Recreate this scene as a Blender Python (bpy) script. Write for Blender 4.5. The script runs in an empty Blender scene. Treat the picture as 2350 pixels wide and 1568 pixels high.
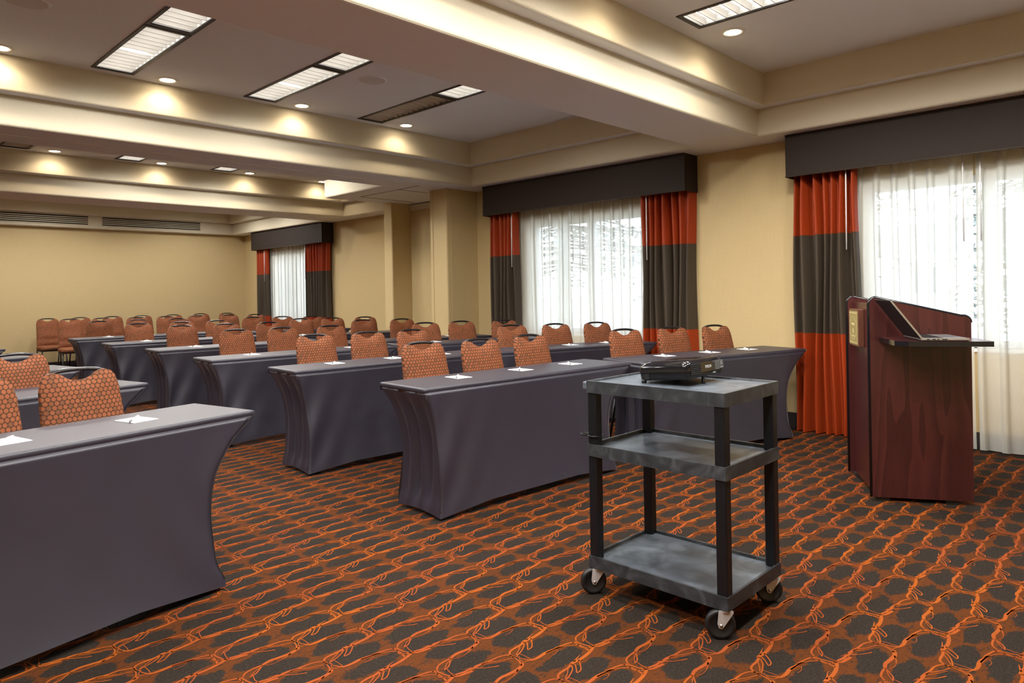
import bpy, bmesh, math, random
from mathutils import Vector, Matrix

random.seed(7)
SC = bpy.context.scene
COL = SC.collection

# ------------------------------------------------------------------ camera
CAM_H = 1.27
YAW, ROLL = 0.771756, -0.017172
F_PX, PPY = 1605.5, 671.09
cam_d = bpy.data.cameras.new('camera')
cam_d.sensor_width = 36.0
cam_d.sensor_fit = 'HORIZONTAL'
cam_d.lens = F_PX / 2350.0 * 36.0
cam_d.shift_y = (PPY - 784.0) / 2350.0
cam_d.clip_start = 0.05
cam_d.clip_end = 500
cam = bpy.data.objects.new('camera', cam_d)
COL.objects.link(cam)
fw = Vector((math.cos(YAW), math.sin(YAW), 0))
rt = Vector((math.sin(YAW), -math.cos(YAW), 0))
up = Vector((0, 0, 1))
r2 = rt * math.cos(ROLL) + up * math.sin(ROLL)
u2 = up * math.cos(ROLL) - rt * math.sin(ROLL)
m = Matrix.Identity(4)
for i in range(3):
    m[i][0], m[i][1], m[i][2] = r2[i], u2[i], -fw[i]
m[2][3] = CAM_H
cam.matrix_world = m
SC.camera = cam

# ------------------------------------------------------------------ sky, exposure
world = bpy.data.worlds.new('sky')
SC.world = world
world.use_nodes = True
bg = world.node_tree.nodes['Background']
bg.inputs['Color'].default_value = (0.86, 0.93, 1.0, 1)
bg.inputs['Strength'].default_value = 7.5
SC.view_settings.view_transform = 'Standard'
SC.view_settings.look = 'None'
SC.view_settings.gamma = 1.0
SC.view_settings.use_curve_mapping = False
SC.view_settings.exposure = 0.05
try:
    SC.cycles.use_denoising = True
    SC.cycles.use_adaptive_sampling = True
    SC.cycles.adaptive_threshold = 0.10
    SC.cycles.adaptive_min_samples = 16
    SC.cycles.max_bounces = 6
    SC.cycles.diffuse_bounces = 4
    SC.cycles.glossy_bounces = 2
    SC.cycles.transparent_max_bounces = 12
    SC.cycles.sample_clamp_indirect = 4.0
    SC.cycles.caustics_reflective = False
    SC.cycles.caustics_refractive = False
except Exception:
    pass
TROFFER_GLOW = 2.6      # emission of the fluorescent diffusers themselves
TROFFER_W = 88.0       # watts of the lamp in each fixture
SPOT_W = 12.0           # watts of each warm downlight

# ------------------------------------------------------------------ node helpers
MATS = {}
class NT:
    def __init__(self, name):
        self.m = bpy.data.materials.new(name)
        self.m.use_nodes = True
        self.t = self.m.node_tree
        self.b = self.t.nodes['Principled BSDF']
        self.out = self.t.nodes['Material Output']
        MATS[name] = self.m
    def n(self, kind, **kw):
        nd = self.t.nodes.new(kind)
        for k, v in kw.items():
            setattr(nd, k, v)
        return nd
    def l(self, a, b):
        self.t.links.new(a, b)
    def setin(self, node, key, v):
        if hasattr(v, 'is_output') or isinstance(v, bpy.types.NodeSocket):
            self.l(v, node.inputs[key])
        else:
            node.inputs[key].default_value = v
    def math(self, op, a, b=None, c=None, clamp=False):
        nd = self.n('ShaderNodeMath', operation=op)
        nd.use_clamp = clamp
        self.setin(nd, 0, a)
        if b is not None: self.setin(nd, 1, b)
        if c is not None: self.setin(nd, 2, c)
        return nd.outputs[0]
    def vmath(self, op, a, b=None, out=0):
        nd = self.n('ShaderNodeVectorMath', operation=op)
        self.setin(nd, 0, a)
        if b is not None: self.setin(nd, 1, b)
        return nd.outputs[out]
    def coords(self, which='Object'):
        return self.n('ShaderNodeTexCoord').outputs[which]
    def mapping(self, vec, scale=(1, 1, 1), loc=(0, 0, 0), rot=(0, 0, 0)):
        nd = self.n('ShaderNodeMapping')
        self.l(vec, nd.inputs['Vector'])
        nd.inputs['Scale'].default_value = scale
        nd.inputs['Location'].default_value = loc
        nd.inputs['Rotation'].default_value = rot
        return nd.outputs[0]
    def noise(self, vec, scale, detail=2.0, rough=0.5, out='Fac', dist=0.0):
        nd = self.n('ShaderNodeTexNoise')
        self.l(vec, nd.inputs['Vector'])
        nd.inputs['Scale'].default_value = scale
        nd.inputs['Detail'].default_value = detail
        nd.inputs['Roughness'].default_value = rough
        nd.inputs['Distortion'].default_value = dist
        return nd.outputs[out]
    def ramp(self, fac, stops):
        nd = self.n('ShaderNodeValToRGB')
        self.l(fac, nd.inputs[0])
        el = nd.color_ramp.elements
        el[0].position, el[0].color = stops[0][0], (*stops[0][1], 1)
        el[1].position, el[1].color = stops[-1][0], (*stops[-1][1], 1)
        for p, c in stops[1:-1]:
            e = el.new(p)
            e.color = (*c, 1)
        return nd.outputs[0]
    def mix(self, fac, a, b, blend='MIX'):
        nd = self.n('ShaderNodeMix', data_type='RGBA', blend_type=blend)
        self.setin(nd, 0, fac)
        for idx, v in ((6, a), (7, b)):
            if isinstance(v, tuple):
                nd.inputs[idx].default_value = (*v, 1)
            else:
                self.l(v, nd.inputs[idx])
        return nd.outputs[2]
    def bump(self, h, strength=0.2, dist=0.01):
        nd = self.n('ShaderNodeBump')
        nd.inputs['Strength'].default_value = strength
        nd.inputs['Distance'].default_value = dist
        self.l(h, nd.inputs['Height'])
        self.l(nd.outputs[0], self.b.inputs['Normal'])
    def base(self, c):
        if isinstance(c, tuple):
            self.b.inputs['Base Color'].default_value = (*c, 1)
        else:
            self.l(c, self.b.inputs['Base Color'])
    def pr(self, rough=0.6, metal=0.0, spec=0.5, **kw):
        self.b.inputs['Roughness'].default_value = rough
        self.b.inputs['Metallic'].default_value = metal
        self.b.inputs['Specular IOR Level'].default_value = spec
        for k, v in kw.items():
            self.b.inputs[k].default_value = v

def simple(name, col, rough=0.6, metal=0.0, spec=0.5, var=0.06, scale=30.0, bump=0.0):
    t = NT(name)
    v = t.coords()
    nz = t.noise(v, scale, 3)
    lo = tuple(max(0, c * (1 - var)) for c in col)
    hi = tuple(min(1, c * (1 + var)) for c in col)
    t.base(t.ramp(nz, [(0.3, lo), (0.7, hi)]))
    t.pr(rough, metal, spec)
    if bump:
        t.bump(nz, bump, 0.002)
    return t.m

# wall vinyl: fine woven relief
t = NT('wall_vinyl')
v = t.coords()
a = t.noise(t.mapping(v, (1, 1, 60)), 9, 3)
b_ = t.noise(t.mapping(v, (60, 60, 1)), 6, 2)
mx = t.math('MULTIPLY', a, b_)
t.base(t.ramp(mx, [(0.1, (0.51, 0.385, 0.190)), (0.45, (0.58, 0.445, 0.230))]))
t.pr(0.65, spec=0.3)
t.bump(mx, 0.15, 0.002)

t = NT('paint')
v = t.coords()
nz = t.noise(v, 160, 3)
t.base(t.ramp(nz, [(0.3, (0.60, 0.53, 0.395)), (0.7, (0.64, 0.57, 0.43))]))
t.pr(0.75, spec=0.25)
t.bump(nz, 0.12, 0.002)
t = NT('ceiling_paint')
v = t.coords()
nz = t.noise(v, 160, 3)
t.base(t.ramp(nz, [(0.3, (0.81, 0.84, 0.91)), (0.7, (0.84, 0.87, 0.94))]))
t.pr(0.8, spec=0.2)
t.bump(nz, 0.12, 0.002)

simple('white_trim', (0.80, 0.79, 0.76), 0.4)
simple('dark_base', (0.022, 0.017, 0.015), 0.5)
simple('black_metal', (0.012, 0.012, 0.013), 0.35)
simple('black_plastic', (0.009, 0.009, 0.011), 0.35, spec=0.3, var=0.1)
simple('gloss_black', (0.008, 0.008, 0.010), 0.12)
simple('dark_slot', (0.004, 0.004, 0.004), 0.9)
simple('rubber', (0.010, 0.010, 0.011), 0.45)
simple('valance_cloth', (0.030, 0.021, 0.017), 0.7, spec=0.2, var=0.12, scale=300)
simple('paper', (0.86, 0.87, 0.88), 0.8)
simple('pen_white', (0.75, 0.75, 0.74), 0.3)
simple('pen_grey', (0.12, 0.12, 0.13), 0.3)
simple('alu', (0.62, 0.62, 0.63), 0.35, 1.0)
simple('chrome', (0.66, 0.66, 0.67), 0.3, 0.35)
simple('brass', (0.50, 0.42, 0.17), 0.5, 0.6)
simple('brass_light', (0.85, 0.72, 0.38), 0.45, 0.4)
simple('plaque_wood', (0.10, 0.035, 0.02), 0.35)
simple('wand_white', (0.80, 0.80, 0.78), 0.35)
simple('speaker_grille', (0.66, 0.65, 0.66), 0.7, scale=400, var=0.2)
simple('panel_brown', (0.030, 0.022, 0.014), 0.15)
simple('logo_white', (0.70, 0.70, 0.70), 0.4)
simple('slide_grey', (0.10, 0.105, 0.115), 0.35)
simple('laptop_silver', (0.56, 0.56, 0.57), 0.3, 0.85)
simple('laptop_dark', (0.016, 0.015, 0.016), 0.5, spec=0.3)
simple('seat_underside', (0.02, 0.015, 0.013), 0.7)
simple('handle_metal', (0.05, 0.048, 0.05), 0.22, 0.7)
simple('window_frame', (0.74, 0.76, 0.80), 0.4)

def emis(name, col, strength):
    t = NT(name)
    t.base(col)
    t.b.inputs['Emission Color'].default_value = (*col, 1)
    t.b.inputs['Emission Strength'].default_value = strength
    return t.m
emis('tube_light', (1.0, 0.975, 0.94), TROFFER_GLOW)
emis('bulb_warm', (1.0, 0.84, 0.60), 40.0)
t = NT('louver_white')
t.base((0.85, 0.84, 0.80)); t.pr(0.35, 0.0)
t = NT('louver_off')
t.base((0.62, 0.56, 0.50)); t.pr(0.35, 0.2)

# glass: thin pane
t = NT('glass')
t.t.nodes.remove(t.b)
tr = t.n('ShaderNodeBsdfTransparent'); tr.inputs[0].default_value = (0.93, 0.96, 0.97, 1)
gl = t.n('ShaderNodeBsdfGlossy'); gl.inputs['Roughness'].default_value = 0.03
fr = t.n('ShaderNodeFresnel'); fr.inputs[0].default_value = 1.35
mxs = t.n('ShaderNodeMixShader')
t.l(fr.outputs[0], mxs.inputs[0]); t.l(tr.outputs[0], mxs.inputs[1]); t.l(gl.outputs[0], mxs.inputs[2])
t.l(mxs.outputs[0], t.out.inputs[0])

# sheer voile
t = NT('sheer')
t.t.nodes.remove(t.b)
v = t.coords()
w = t.noise(t.mapping(v, (300, 300, 6)), 4, 2)
tr = t.n('ShaderNodeBsdfTransparent'); tr.inputs[0].default_value = (0.97, 0.98, 1.0, 1)
tl = t.n('ShaderNodeBsdfTranslucent'); tl.inputs[0].default_value = (0.93, 0.93, 0.89, 1)
df = t.n('ShaderNodeBsdfDiffuse'); df.inputs[0].default_value = (0.95, 0.94, 0.86, 1)
m1 = t.n('ShaderNodeMixShader'); m1.inputs[0].default_value = 0.50
t.l(tl.outputs[0], m1.inputs[1]); t.l(df.outputs[0], m1.inputs[2])
m2 = t.n('ShaderNodeMixShader')
t.l(t.math('MULTIPLY_ADD', w, 0.14, 0.68), m2.inputs[0])
t.l(tr.outputs[0], m2.inputs[1]); t.l(m1.outputs[0], m2.inputs[2])
t.l(m2.outputs[0], t.out.inputs[0])

# drape satin bands
for nm, c in (('drape_rust', (0.30, 0.036, 0.0062)), ('drape_brown', (0.058, 0.043, 0.029))):
    t = NT(nm)
    v = t.coords()
    nz = t.noise(t.mapping(v, (1, 60, 60)), 8, 3)
    t.base(t.ramp(nz, [(0.3, tuple(x * 0.85 for x in c)), (0.7, tuple(x * 1.12 for x in c))]))
    t.pr(0.5, spec=0.25)

# spandex cover
t = NT('spandex')
v = t.coords()
nz = t.noise(v, 900, 2)
n2 = t.noise(v, 6, 3)
t.base(t.ramp(t.math('MULTIPLY_ADD', n2, 0.4, t.math('MULTIPLY', nz, 0.6)),
              [(0.35, (0.0190, 0.0168, 0.0285)), (0.65, (0.0255, 0.0225, 0.0375))]))
t.pr(0.47, spec=0.8)
t.b.inputs['Sheen Weight'].default_value = 0.10
t.b.inputs['Sheen Roughness'].default_value = 0.25
t.b.inputs['Sheen Tint'].default_value = (1.0, 0.90, 0.92, 1)

# chair fabric: hexagonal dots
def dots(name, u, vv):
    t = NT(name)
    co = t.coords()
    sp = t.n('ShaderNodeSeparateXYZ'); t.l(co, sp.inputs[0])
    S = 1 / 0.0215
    px = t.math('MULTIPLY', sp.outputs[u], S)
    py = t.math('MULTIPLY', sp.outputs[vv], S / 1.732 * 0.95)
    res = []
    for off in (0.0, 0.5):
        ax = t.math('ADD', px, off + 40.0)
        ay = t.math('ADD', py, off + 40.0)
        fx = t.math('SUBTRACT', t.math('FRACT', ax), 0.5)
        fy = t.math('MULTIPLY', t.math('SUBTRACT', t.math('FRACT', ay), 0.5), 1.732)
        d = t.math('SQRT', t.math('ADD', t.math('MULTIPLY', fx, fx), t.math('MULTIPLY', fy, fy)))
        cell = t.n('ShaderNodeCombineXYZ')
        t.l(t.math('FLOOR', ax), cell.inputs[0]); t.l(t.math('FLOOR', ay), cell.inputs[1])
        cell.inputs[2].default_value = off
        wn = t.n('ShaderNodeTexWhiteNoise', noise_dimensions='3D')
        t.l(cell.outputs[0], wn.inputs[0])
        res.append((d, wn.outputs[0]))
    (d1, r1), (d2, r2_) = res
    d = t.math('MINIMUM', d1, d2)
    sel = t.math('LESS_THAN', d1, d2)
    rnd = t.math('ADD', t.math('MULTIPLY', r1, sel), t.math('MULTIPLY', r2_, t.math('SUBTRACT', 1.0, sel)))
    dotc = t.ramp(rnd, [(0.0, (0.325, 0.105, 0.042)), (0.82, (0.28, 0.089, 0.036)), (0.86, (0.20, 0.075, 0.032)), (1.0, (0.17, 0.072, 0.033))])
    nz = t.noise(co, 700, 2)
    dotc = t.mix(t.math('MULTIPLY', nz, 0.5), dotc, (0.22, 0.07, 0.03))
    inside = t.math('LESS_THAN', d, 0.415)
    t.base(t.mix(inside, (0.080, 0.034, 0.016), dotc))
    t.pr(0.75, spec=0.2)
    t.bump(t.math('MULTIPLY_ADD', inside, 0.7, t.math('MULTIPLY', nz, 0.3)), 0.25, 0.002)
dots('fabric_back', 0, 2)
dots('fabric_seat', 0, 1)

# mahogany laminate
t = NT('mahogany')
v = t.coords()
wv = t.n('ShaderNodeTexWave', wave_type='BANDS', bands_direction='X', wave_profile='SAW')
dv = t.mapping(v, (1, 1, 0.10))
nzc = t.noise(dv, 3.0, 3, out='Color')
t.l(t.vmath('ADD', dv, t.vmath('MULTIPLY', nzc, (0.35, 0.35, 0.35))), wv.inputs['Vector'])
wv.inputs['Scale'].default_value = 9.0
wv.inputs['Distortion'].default_value = 3.0
wv.inputs['Detail'].default_value = 2.0
fine = t.noise(t.mapping(v, (160, 160, 4)), 3, 3)
k = t.math('ADD', t.math('MULTIPLY', wv.outputs['Fac'], 0.32), t.math('MULTIPLY', fine, 0.68))
t.base(t.ramp(k, [(0.2, (0.030, 0.007, 0.007)), (0.5, (0.058, 0.0135, 0.0125)), (0.8, (0.092, 0.022, 0.019))]))
t.pr(0.30, spec=0.5)

# cart plastic, marbled: lighter copy, light on the trays put into its colour
t = NT('cart_plastic_lit')
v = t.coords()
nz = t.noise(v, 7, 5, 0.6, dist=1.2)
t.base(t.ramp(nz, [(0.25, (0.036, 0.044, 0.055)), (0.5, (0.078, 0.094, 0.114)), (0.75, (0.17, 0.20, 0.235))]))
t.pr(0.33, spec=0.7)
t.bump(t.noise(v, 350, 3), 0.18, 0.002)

t = NT('cart_plastic_shaded')  # darker copy of the same plastic for the rims, shade put into its colour
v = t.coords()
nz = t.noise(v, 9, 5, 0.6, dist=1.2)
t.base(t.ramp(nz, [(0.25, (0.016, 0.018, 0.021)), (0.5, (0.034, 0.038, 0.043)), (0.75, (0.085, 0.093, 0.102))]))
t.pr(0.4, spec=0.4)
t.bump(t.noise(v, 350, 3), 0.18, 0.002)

# carpet base: rust ground with a grid of dark ovals
CA, CB = 0.4670, 0.2235      # pattern repeat
CX0, CY0 = 2.778, 0.863
t = NT('carpet')
co = t.coords('Object')
warp = t.noise(co, 14, 1, 0.5, out='Color')
warp2 = t.noise(t.mapping(co, (1, 1.6, 1)), 55, 3, 0.65, out='Color')
wp = t.vmath('ADD', co, t.vmath('MULTIPLY', t.vmath('SUBTRACT', warp, (0.5, 0.5, 0.5)), (0.10, 0.055, 0)))
wp = t.vmath('ADD', wp, t.vmath('MULTIPLY', t.vmath('SUBTRACT', warp2, (0.5, 0.5, 0.5)), (0.060, 0.032, 0)))
sp = t.n('ShaderNodeSeparateXYZ'); t.l(wp, sp.inputs[0])
ox = t.math('MULTIPLY', t.math('SUBTRACT', sp.outputs[0], 3.005 - CA * 40.25), 2 / CA)
oy = t.math('MULTIPLY', t.math('SUBTRACT', sp.outputs[1], 0.909 - CB * 40.25), 2 / CB)
fx = t.math('SUBTRACT', t.math('FRACT', ox), 0.5)
fy = t.math('SUBTRACT', t.math('FRACT', oy), 0.5)
fx = t.math('MULTIPLY', fx, 1.02); fy = t.math('MULTIPLY', fy, 1.08)
d = t.math('SQRT', t.math('ADD', t.math('MULTIPLY', fx, fx), t.math('MULTIPLY', fy, fy)))
flk = t.noise(t.mapping(co, (30, 75, 1)), 1.0, 3, 0.65)
dark = t.math('MULTIPLY_ADD', d, -22.0, 10.35, clamp=True)
flecks = t.math('MULTIPLY', t.math('MULTIPLY_ADD', flk, 14.0, -7.9, clamp=True), 0.8)
dm = t.math('MAXIMUM', dark, flecks)
pile = t.math('MULTIPLY_ADD', t.noise(co, 110, 3, 0.75), 0.5, t.math('MULTIPLY', t.noise(co, 420, 2, 0.7), 0.5))
pile2 = t.noise(co, 900, 1)
rust = t.ramp(pile, [(0.35, (0.070, 0.020, 0.0052)), (0.65, (0.122, 0.037, 0.0095))])
drk = t.ramp(pile, [(0.33, (0.0125, 0.0092, 0.0070)), (0.52, (0.0265, 0.0195, 0.0148)), (0.70, (0.064, 0.049, 0.037))])
t.base(t.mix(dm, rust, drk))
t.pr(0.95, spec=0.1)
t.bump(pile2, 0.5, 0.003)
t = NT('carpet_vein')
co = t.coords('Object')
pile = t.noise(co, 420, 2, 0.7)
hue = t.noise(co, 2.2, 1)
ca_ = t.mix(t.ramp(hue, [(0.4, (0, 0, 0)), (0.6, (1, 1, 1))]), (0.36, 0.086, 0.0105), (0.31, 0.064, 0.0150))
t.base(t.mix(t.math('MULTIPLY', pile, 0.6), ca_, (0.18, 0.045, 0.010)))
t.pr(0.95, spec=0.1)

# outdoors
simple('lawn', (0.50, 0.51, 0.48), 0.9, var=0.3, scale=3)
simple('house_wall', (0.72, 0.73, 0.74), 0.8)
simple('roof_grey', (0.16, 0.17, 0.19), 0.8, var=0.2)
simple('house_window', (0.10, 0.12, 0.15), 0.2)
simple('bark', (0.10, 0.08, 0.065), 0.9, var=0.3)
simple('needles', (0.20, 0.22, 0.215), 0.9, var=0.35, scale=4)
simple('asphalt', (0.30, 0.31, 0.32), 0.9)

# ------------------------------------------------------------------ mesh helpers
class MB:
    def __init__(self):
        self.v, self.f, self.sm = [], [], []
    def add(self, vs, fs, smooth=False):
        o = len(self.v)
        self.v += [tuple(p) for p in vs]
        self.f += [tuple(i + o for i in q) for q in fs]
        self.sm += [smooth] * len(fs)
        return self
    def box(self, x0, x1, y0, y1, z0, z1, M=None):
        vs = [Vector((x, y, z)) for z in (z0, z1) for y in (y0, y1) for x in (x0, x1)]
        if M is not None: vs = [M @ p for p in vs]
        return self.add(vs, [(0, 2, 3, 1), (4, 5, 7, 6), (0, 1, 5, 4), (2, 6, 7, 3), (0, 4, 6, 2), (1, 3, 7, 5)])
    def prism(self, poly, z0, z1, M=None):
        n = len(poly)
        vs = [Vector((p[0], p[1], z0)) for p in poly] + [Vector((p[0], p[1], z1)) for p in poly]
        if M is not None: vs = [M @ p for p in vs]
        fs = [tuple(range(n - 1, -1, -1)), tuple(range(n, 2 * n))]
        fs += [(i, (i + 1) % n, n + (i + 1) % n, n + i) for i in range(n)]
        return self.add(vs, fs)
    def tube(self, pts, r, n=8, smooth=True, cap=True):
        pts = [Vector(p) for p in pts]
        rs = r if isinstance(r, (list, tuple)) else [r] * len(pts)
        vs, fs = [], []
        prev = None
        for i, p in enumerate(pts):
            d = (pts[min(i + 1, len(pts) - 1)] - pts[max(i - 1, 0)]).normalized()
            if prev is None:
                a = d.orthogonal().normalized()
            else:
                a = (prev - d * prev.dot(d)).normalized()
            prev = a
            b = d.cross(a)
            for k in range(n):
                th = 2 * math.pi * k / n
                vs.append(p + (a * math.cos(th) + b * math.sin(th)) * rs[i])
        for i in range(len(pts) - 1):
            for k in range(n):
                fs.append((i * n + k, i * n + (k + 1) % n, (i + 1) * n + (k + 1) % n, (i + 1) * n + k))
        if cap:
            fs.append(tuple(range(n - 1, -1, -1)))
            fs.append(tuple((len(pts) - 1) * n + k for k in range(n)))
        return self.add(vs, fs, smooth)
    def lathe(self, prof, n=24, M=None, smooth=True):
        vs, fs = [], []
        for (r, z) in prof:
            for k in range(n):
                th = 2 * math.pi * k / n
                p = Vector((r * math.cos(th), r * math.sin(th), z))
                vs.append(M @ p if M is not None else p)
        for i in range(len(prof) - 1):
            for k in range(n):
                fs.append((i * n + k, i * n + (k + 1) % n, (i + 1) * n + (k + 1) % n, (i + 1) * n + k))
        return self.add(vs, fs, smooth)
    def grid(self, P, smooth=True, flip=False):
        nr, nc = len(P), len(P[0])
        vs = [p for row in P for p in row]
        fs = []
        for i in range(nr - 1):
            for j in range(nc - 1):
                q = (i * nc + j, i * nc + j + 1, (i + 1) * nc + j + 1, (i + 1) * nc + j)
                fs.append(q[::-1] if flip else q)
        return self.add(vs, fs, smooth)
    def build(self, name, mat, parent=None, bevel=0.0, seg=2, weld=False):
        me = bpy.data.meshes.new(name)
        me.from_pydata(self.v, [], self.f)
        if bevel or weld:
            bm = bmesh.new(); bm.from_mesh(me)
            bmesh.ops.remove_doubles(bm, verts=bm.verts, dist=1e-5)
            if bevel:
                es = [e for e in bm.edges if len(e.link_faces) == 2 and e.calc_face_angle(0) > 0.6]
                bmesh.ops.bevel(bm, geom=es, offset=bevel, segments=seg, affect='EDGES', profile=0.5, clamp_overlap=True)
            bm.to_mesh(me); bm.free()
            if bevel and seg > 1:
                me.polygons.foreach_set('use_smooth', [False] * len(me.polygons))
        else:
            me.polygons.foreach_set('use_smooth', self.sm)
        me.materials.append(MATS[mat])
        me.update()
        o = bpy.data.objects.new(name, me)
        COL.objects.link(o)
        if parent is not None: o.parent = parent
        return o

def empty(name, loc, rz=0.0):
    o = bpy.data.objects.new(name, None)
    o.empty_display_size = 0.1
    COL.objects.link(o)
    o.location = loc
    o.rotation_euler = (0, 0, rz)
    return o
def tag(o, label, cat, group=None):
    o['label'] = label; o['category'] = cat
    if group: o['group'] = group
    return o
def struct(o):
    o['kind'] = 'structure'
    return o
def copy_tree(o, parent=None):
    c = o.copy(); COL.objects.link(c); c.parent = parent
    for ch in list(o.children):
        copy_tree(ch, c)
    return c
def RZ(a): return Matrix.Rotation(a, 4, 'Z')
def clampf(x, a, b): return max(a, min(b, x))
def lerp_tab(tab, x):
    if x <= tab[0][0]: return tab[0][1]
    for (x0, y0), (x1, y1) in zip(tab, tab[1:]):
        if x <= x1: return y0 + (y1 - y0) * (x - x0) / (x1 - x0)
    return tab[-1][1]

# ------------------------------------------------------------------ room shell
ZS, ZL, ZC = 2.608, 2.85, 3.125        # soffit, ledge and ceiling heights
XL, YB = -3.40, -1.90                  # left wall and the wall behind the camera
XW, XF, YF = 6.33, 6.95, 15.00         # window wall, far-room window wall, far wall

def cells(name, mat, xs, ys, keep, z0, z1, axis='z', parent=None, bevel=0.0):
    """solid made of the kept cells of a grid; axis is the thin direction"""
    xs, ys = sorted(set(xs)), sorted(set(ys))
    nx, ny = len(xs) - 1, len(ys) - 1
    K = [[keep((xs[i] + xs[i + 1]) / 2, (ys[j] + ys[j + 1]) / 2) for j in range(ny)] for i in range(nx)]
    P = {'z': lambda a, b, c: (a, b, c), 'x': lambda a, b, c: (c, a, b), 'y': lambda a, b, c: (a, c, b)}[axis]
    bm = bmesh.new()
    vm = {}
    def vt(a, b, c):
        k = (a, b, c)
        if k not in vm: vm[k] = bm.verts.new(P(a, b, c))
        return vm[k]
    for i in range(nx):
        for j in range(ny):
            if not K[i][j]: continue
            x0, x1, y0, y1 = xs[i], xs[i + 1], ys[j], ys[j + 1]
            bm.faces.new([vt(x0, y0, z0), vt(x0, y1, z0), vt(x1, y1, z0), vt(x1, y0, z0)])
            bm.faces.new([vt(x0, y0, z1), vt(x1, y0, z1), vt(x1, y1, z1), vt(x0, y1, z1)])
            for (di, dj, a, b) in ((-1, 0, (x0, y0), (x0, y1)), (1, 0, (x1, y1), (x1, y0)), (0, -1, (x1, y0), (x0, y0)), (0, 1, (x0, y1), (x1, y1))):
                ii, jj = i + di, j + dj
                if 0 <= ii < nx and 0 <= jj < ny and K[ii][jj]: continue
                bm.faces.new([vt(*a, z0), vt(*a, z1), vt(*b, z1), vt(*b, z0)])
    bmesh.ops.recalc_face_normals(bm, faces=bm.faces)
    bmesh.ops.dissolve_limit(bm, angle_limit=0.01, verts=bm.verts, edges=bm.edges)
    if bevel:
        es = [e for e in bm.edges if len(e.link_faces) == 2 and e.calc_face_angle_signed(0) > 1.0
              and all(abs(v.co.z - z0) < 1e-5 for v in e.verts)]
        bmesh.ops.bevel(bm, geom=es, offset=bevel, segments=3, affect='EDGES', profile=0.5)
    me = bpy.data.meshes.new(name); bm.to_mesh(me); bm.free()
    me.materials.append(MATS[mat])
    if mat == 'paint':                      # flat undersides are ceiling white, upright faces cream
        me.materials.append(MATS['ceiling_paint'])
        for f_ in me.polygons:
            if f_.normal.z < -0.9: f_.material_index = 1
    o = bpy.data.objects.new(name, me); COL.objects.link(o)
    if parent is not None: o.parent = parent
    return o

floor = struct(MB().box(XL - .2, XF + .2, YB - .2, YF + .2, -0.10, 0.0).build('floor', 'carpet'))

TRAYS = [(-2.95, 5.97, -0.40, 2.74), (-2.95, 5.96, 3.37, 6.48), (-2.95, 6.60, 7.16, 10.42), (-2.95, 6.64, 11.18, 14.85)]
EXT = (5.11, 6.95, 7.16, 8.53)         # soffit box above the partition pocket
def in_tray(x, y, g):
    if g == 0 and EXT[0] < x < EXT[1] and EXT[2] < y < EXT[3]: return False
    return any(a + g < x < b - g and c + g < y < d - g for a, b, c, d in TRAYS)
gx = [XL, XF] + [q for t_ in TRAYS for q in (t_[0], t_[1])] + [EXT[0]]
gy = [YB, YF] + [q for t_ in TRAYS for q in (t_[2], t_[3])] + [EXT[3]]
G = 0.11
lx = [XL, XF] + [q for t_ in TRAYS for q in (t_[0] + G, t_[1] - G)]
ly = [YB, YF] + [q for t_ in TRAYS for q in (t_[2] + G, t_[3] - G)]

# troffers: (x centre, y start, y end, lit)
TROF = []
for xc in (-0.66, 0.58, 1.83, 3.08, 4.31):
    TROF.append((xc, 5.06, 6.25, xc < 4.0)); TROF.append((xc, 3.83, 5.02, True))
for xc in (-0.60, 0.64, 1.88, 3.12, 4.36):
    TROF.append((xc, 1.29, 2.48, True)); TROF.append((xc, 0.06, 1.25, True))
for xc in (0.64, 1.88, 3.14, 4.39):
    TROF.append((xc, 8.98, 10.17, xc > 2.0)); TROF.append((xc, 7.75, 8.94, True))
for xc in (-0.60, 0.64, 1.88, 3.14, 4.39, 5.64):
    TROF.append((xc, 11.80, 12.99, True))
    if xc in (0.64, 3.14, 5.64): TROF.append((xc, 13.03, 14.22, True))
TW = 0.146
cx_ = [XL, XF] + [q for a, y0, y1, l in TROF for q in (round(a - TW, 4), round(a + TW, 4))]
cy_ = [YB, YF] + [q for a, y0, y1, l in TROF for q in (y0, y1)]
def ceil_keep(x, y): return not any(abs(x - a) < TW and y0 < y < y1 for a, y0, y1, l in TROF)
ceiling = struct(cells('ceiling', 'ceiling_paint', cx_, cy_, ceil_keep, ZC, ZC + 0.012))
cells('soffit', 'paint', gx, gy, lambda x, y: not in_tray(x, y, 0), ZS, ZL, parent=ceiling, bevel=0.022)
cells('ledge', 'paint', lx, ly, lambda x, y: not in_tray(x, y, G), ZL, ZC, parent=ceiling, bevel=0.018)
MB().box(XL, 5.45, 6.805, 6.822, ZS - 0.004, ZS + 0.001).build('partition_track', 'white_trim', ceiling)
sm_ = MB(); sm_.box(5.405, 5.415, 6.83, 8.12, ZS - 0.003, ZS + .001)
sm_.box(5.415, 6.3, 8.11, 8.12, ZS - 0.003, ZS + .001); sm_.box(5.415, 5.9, 7.25, 7.256, ZS - 0.003, ZS + .001)
sm_.build('access_panel_seam', 'dark_base', ceiling)

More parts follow.
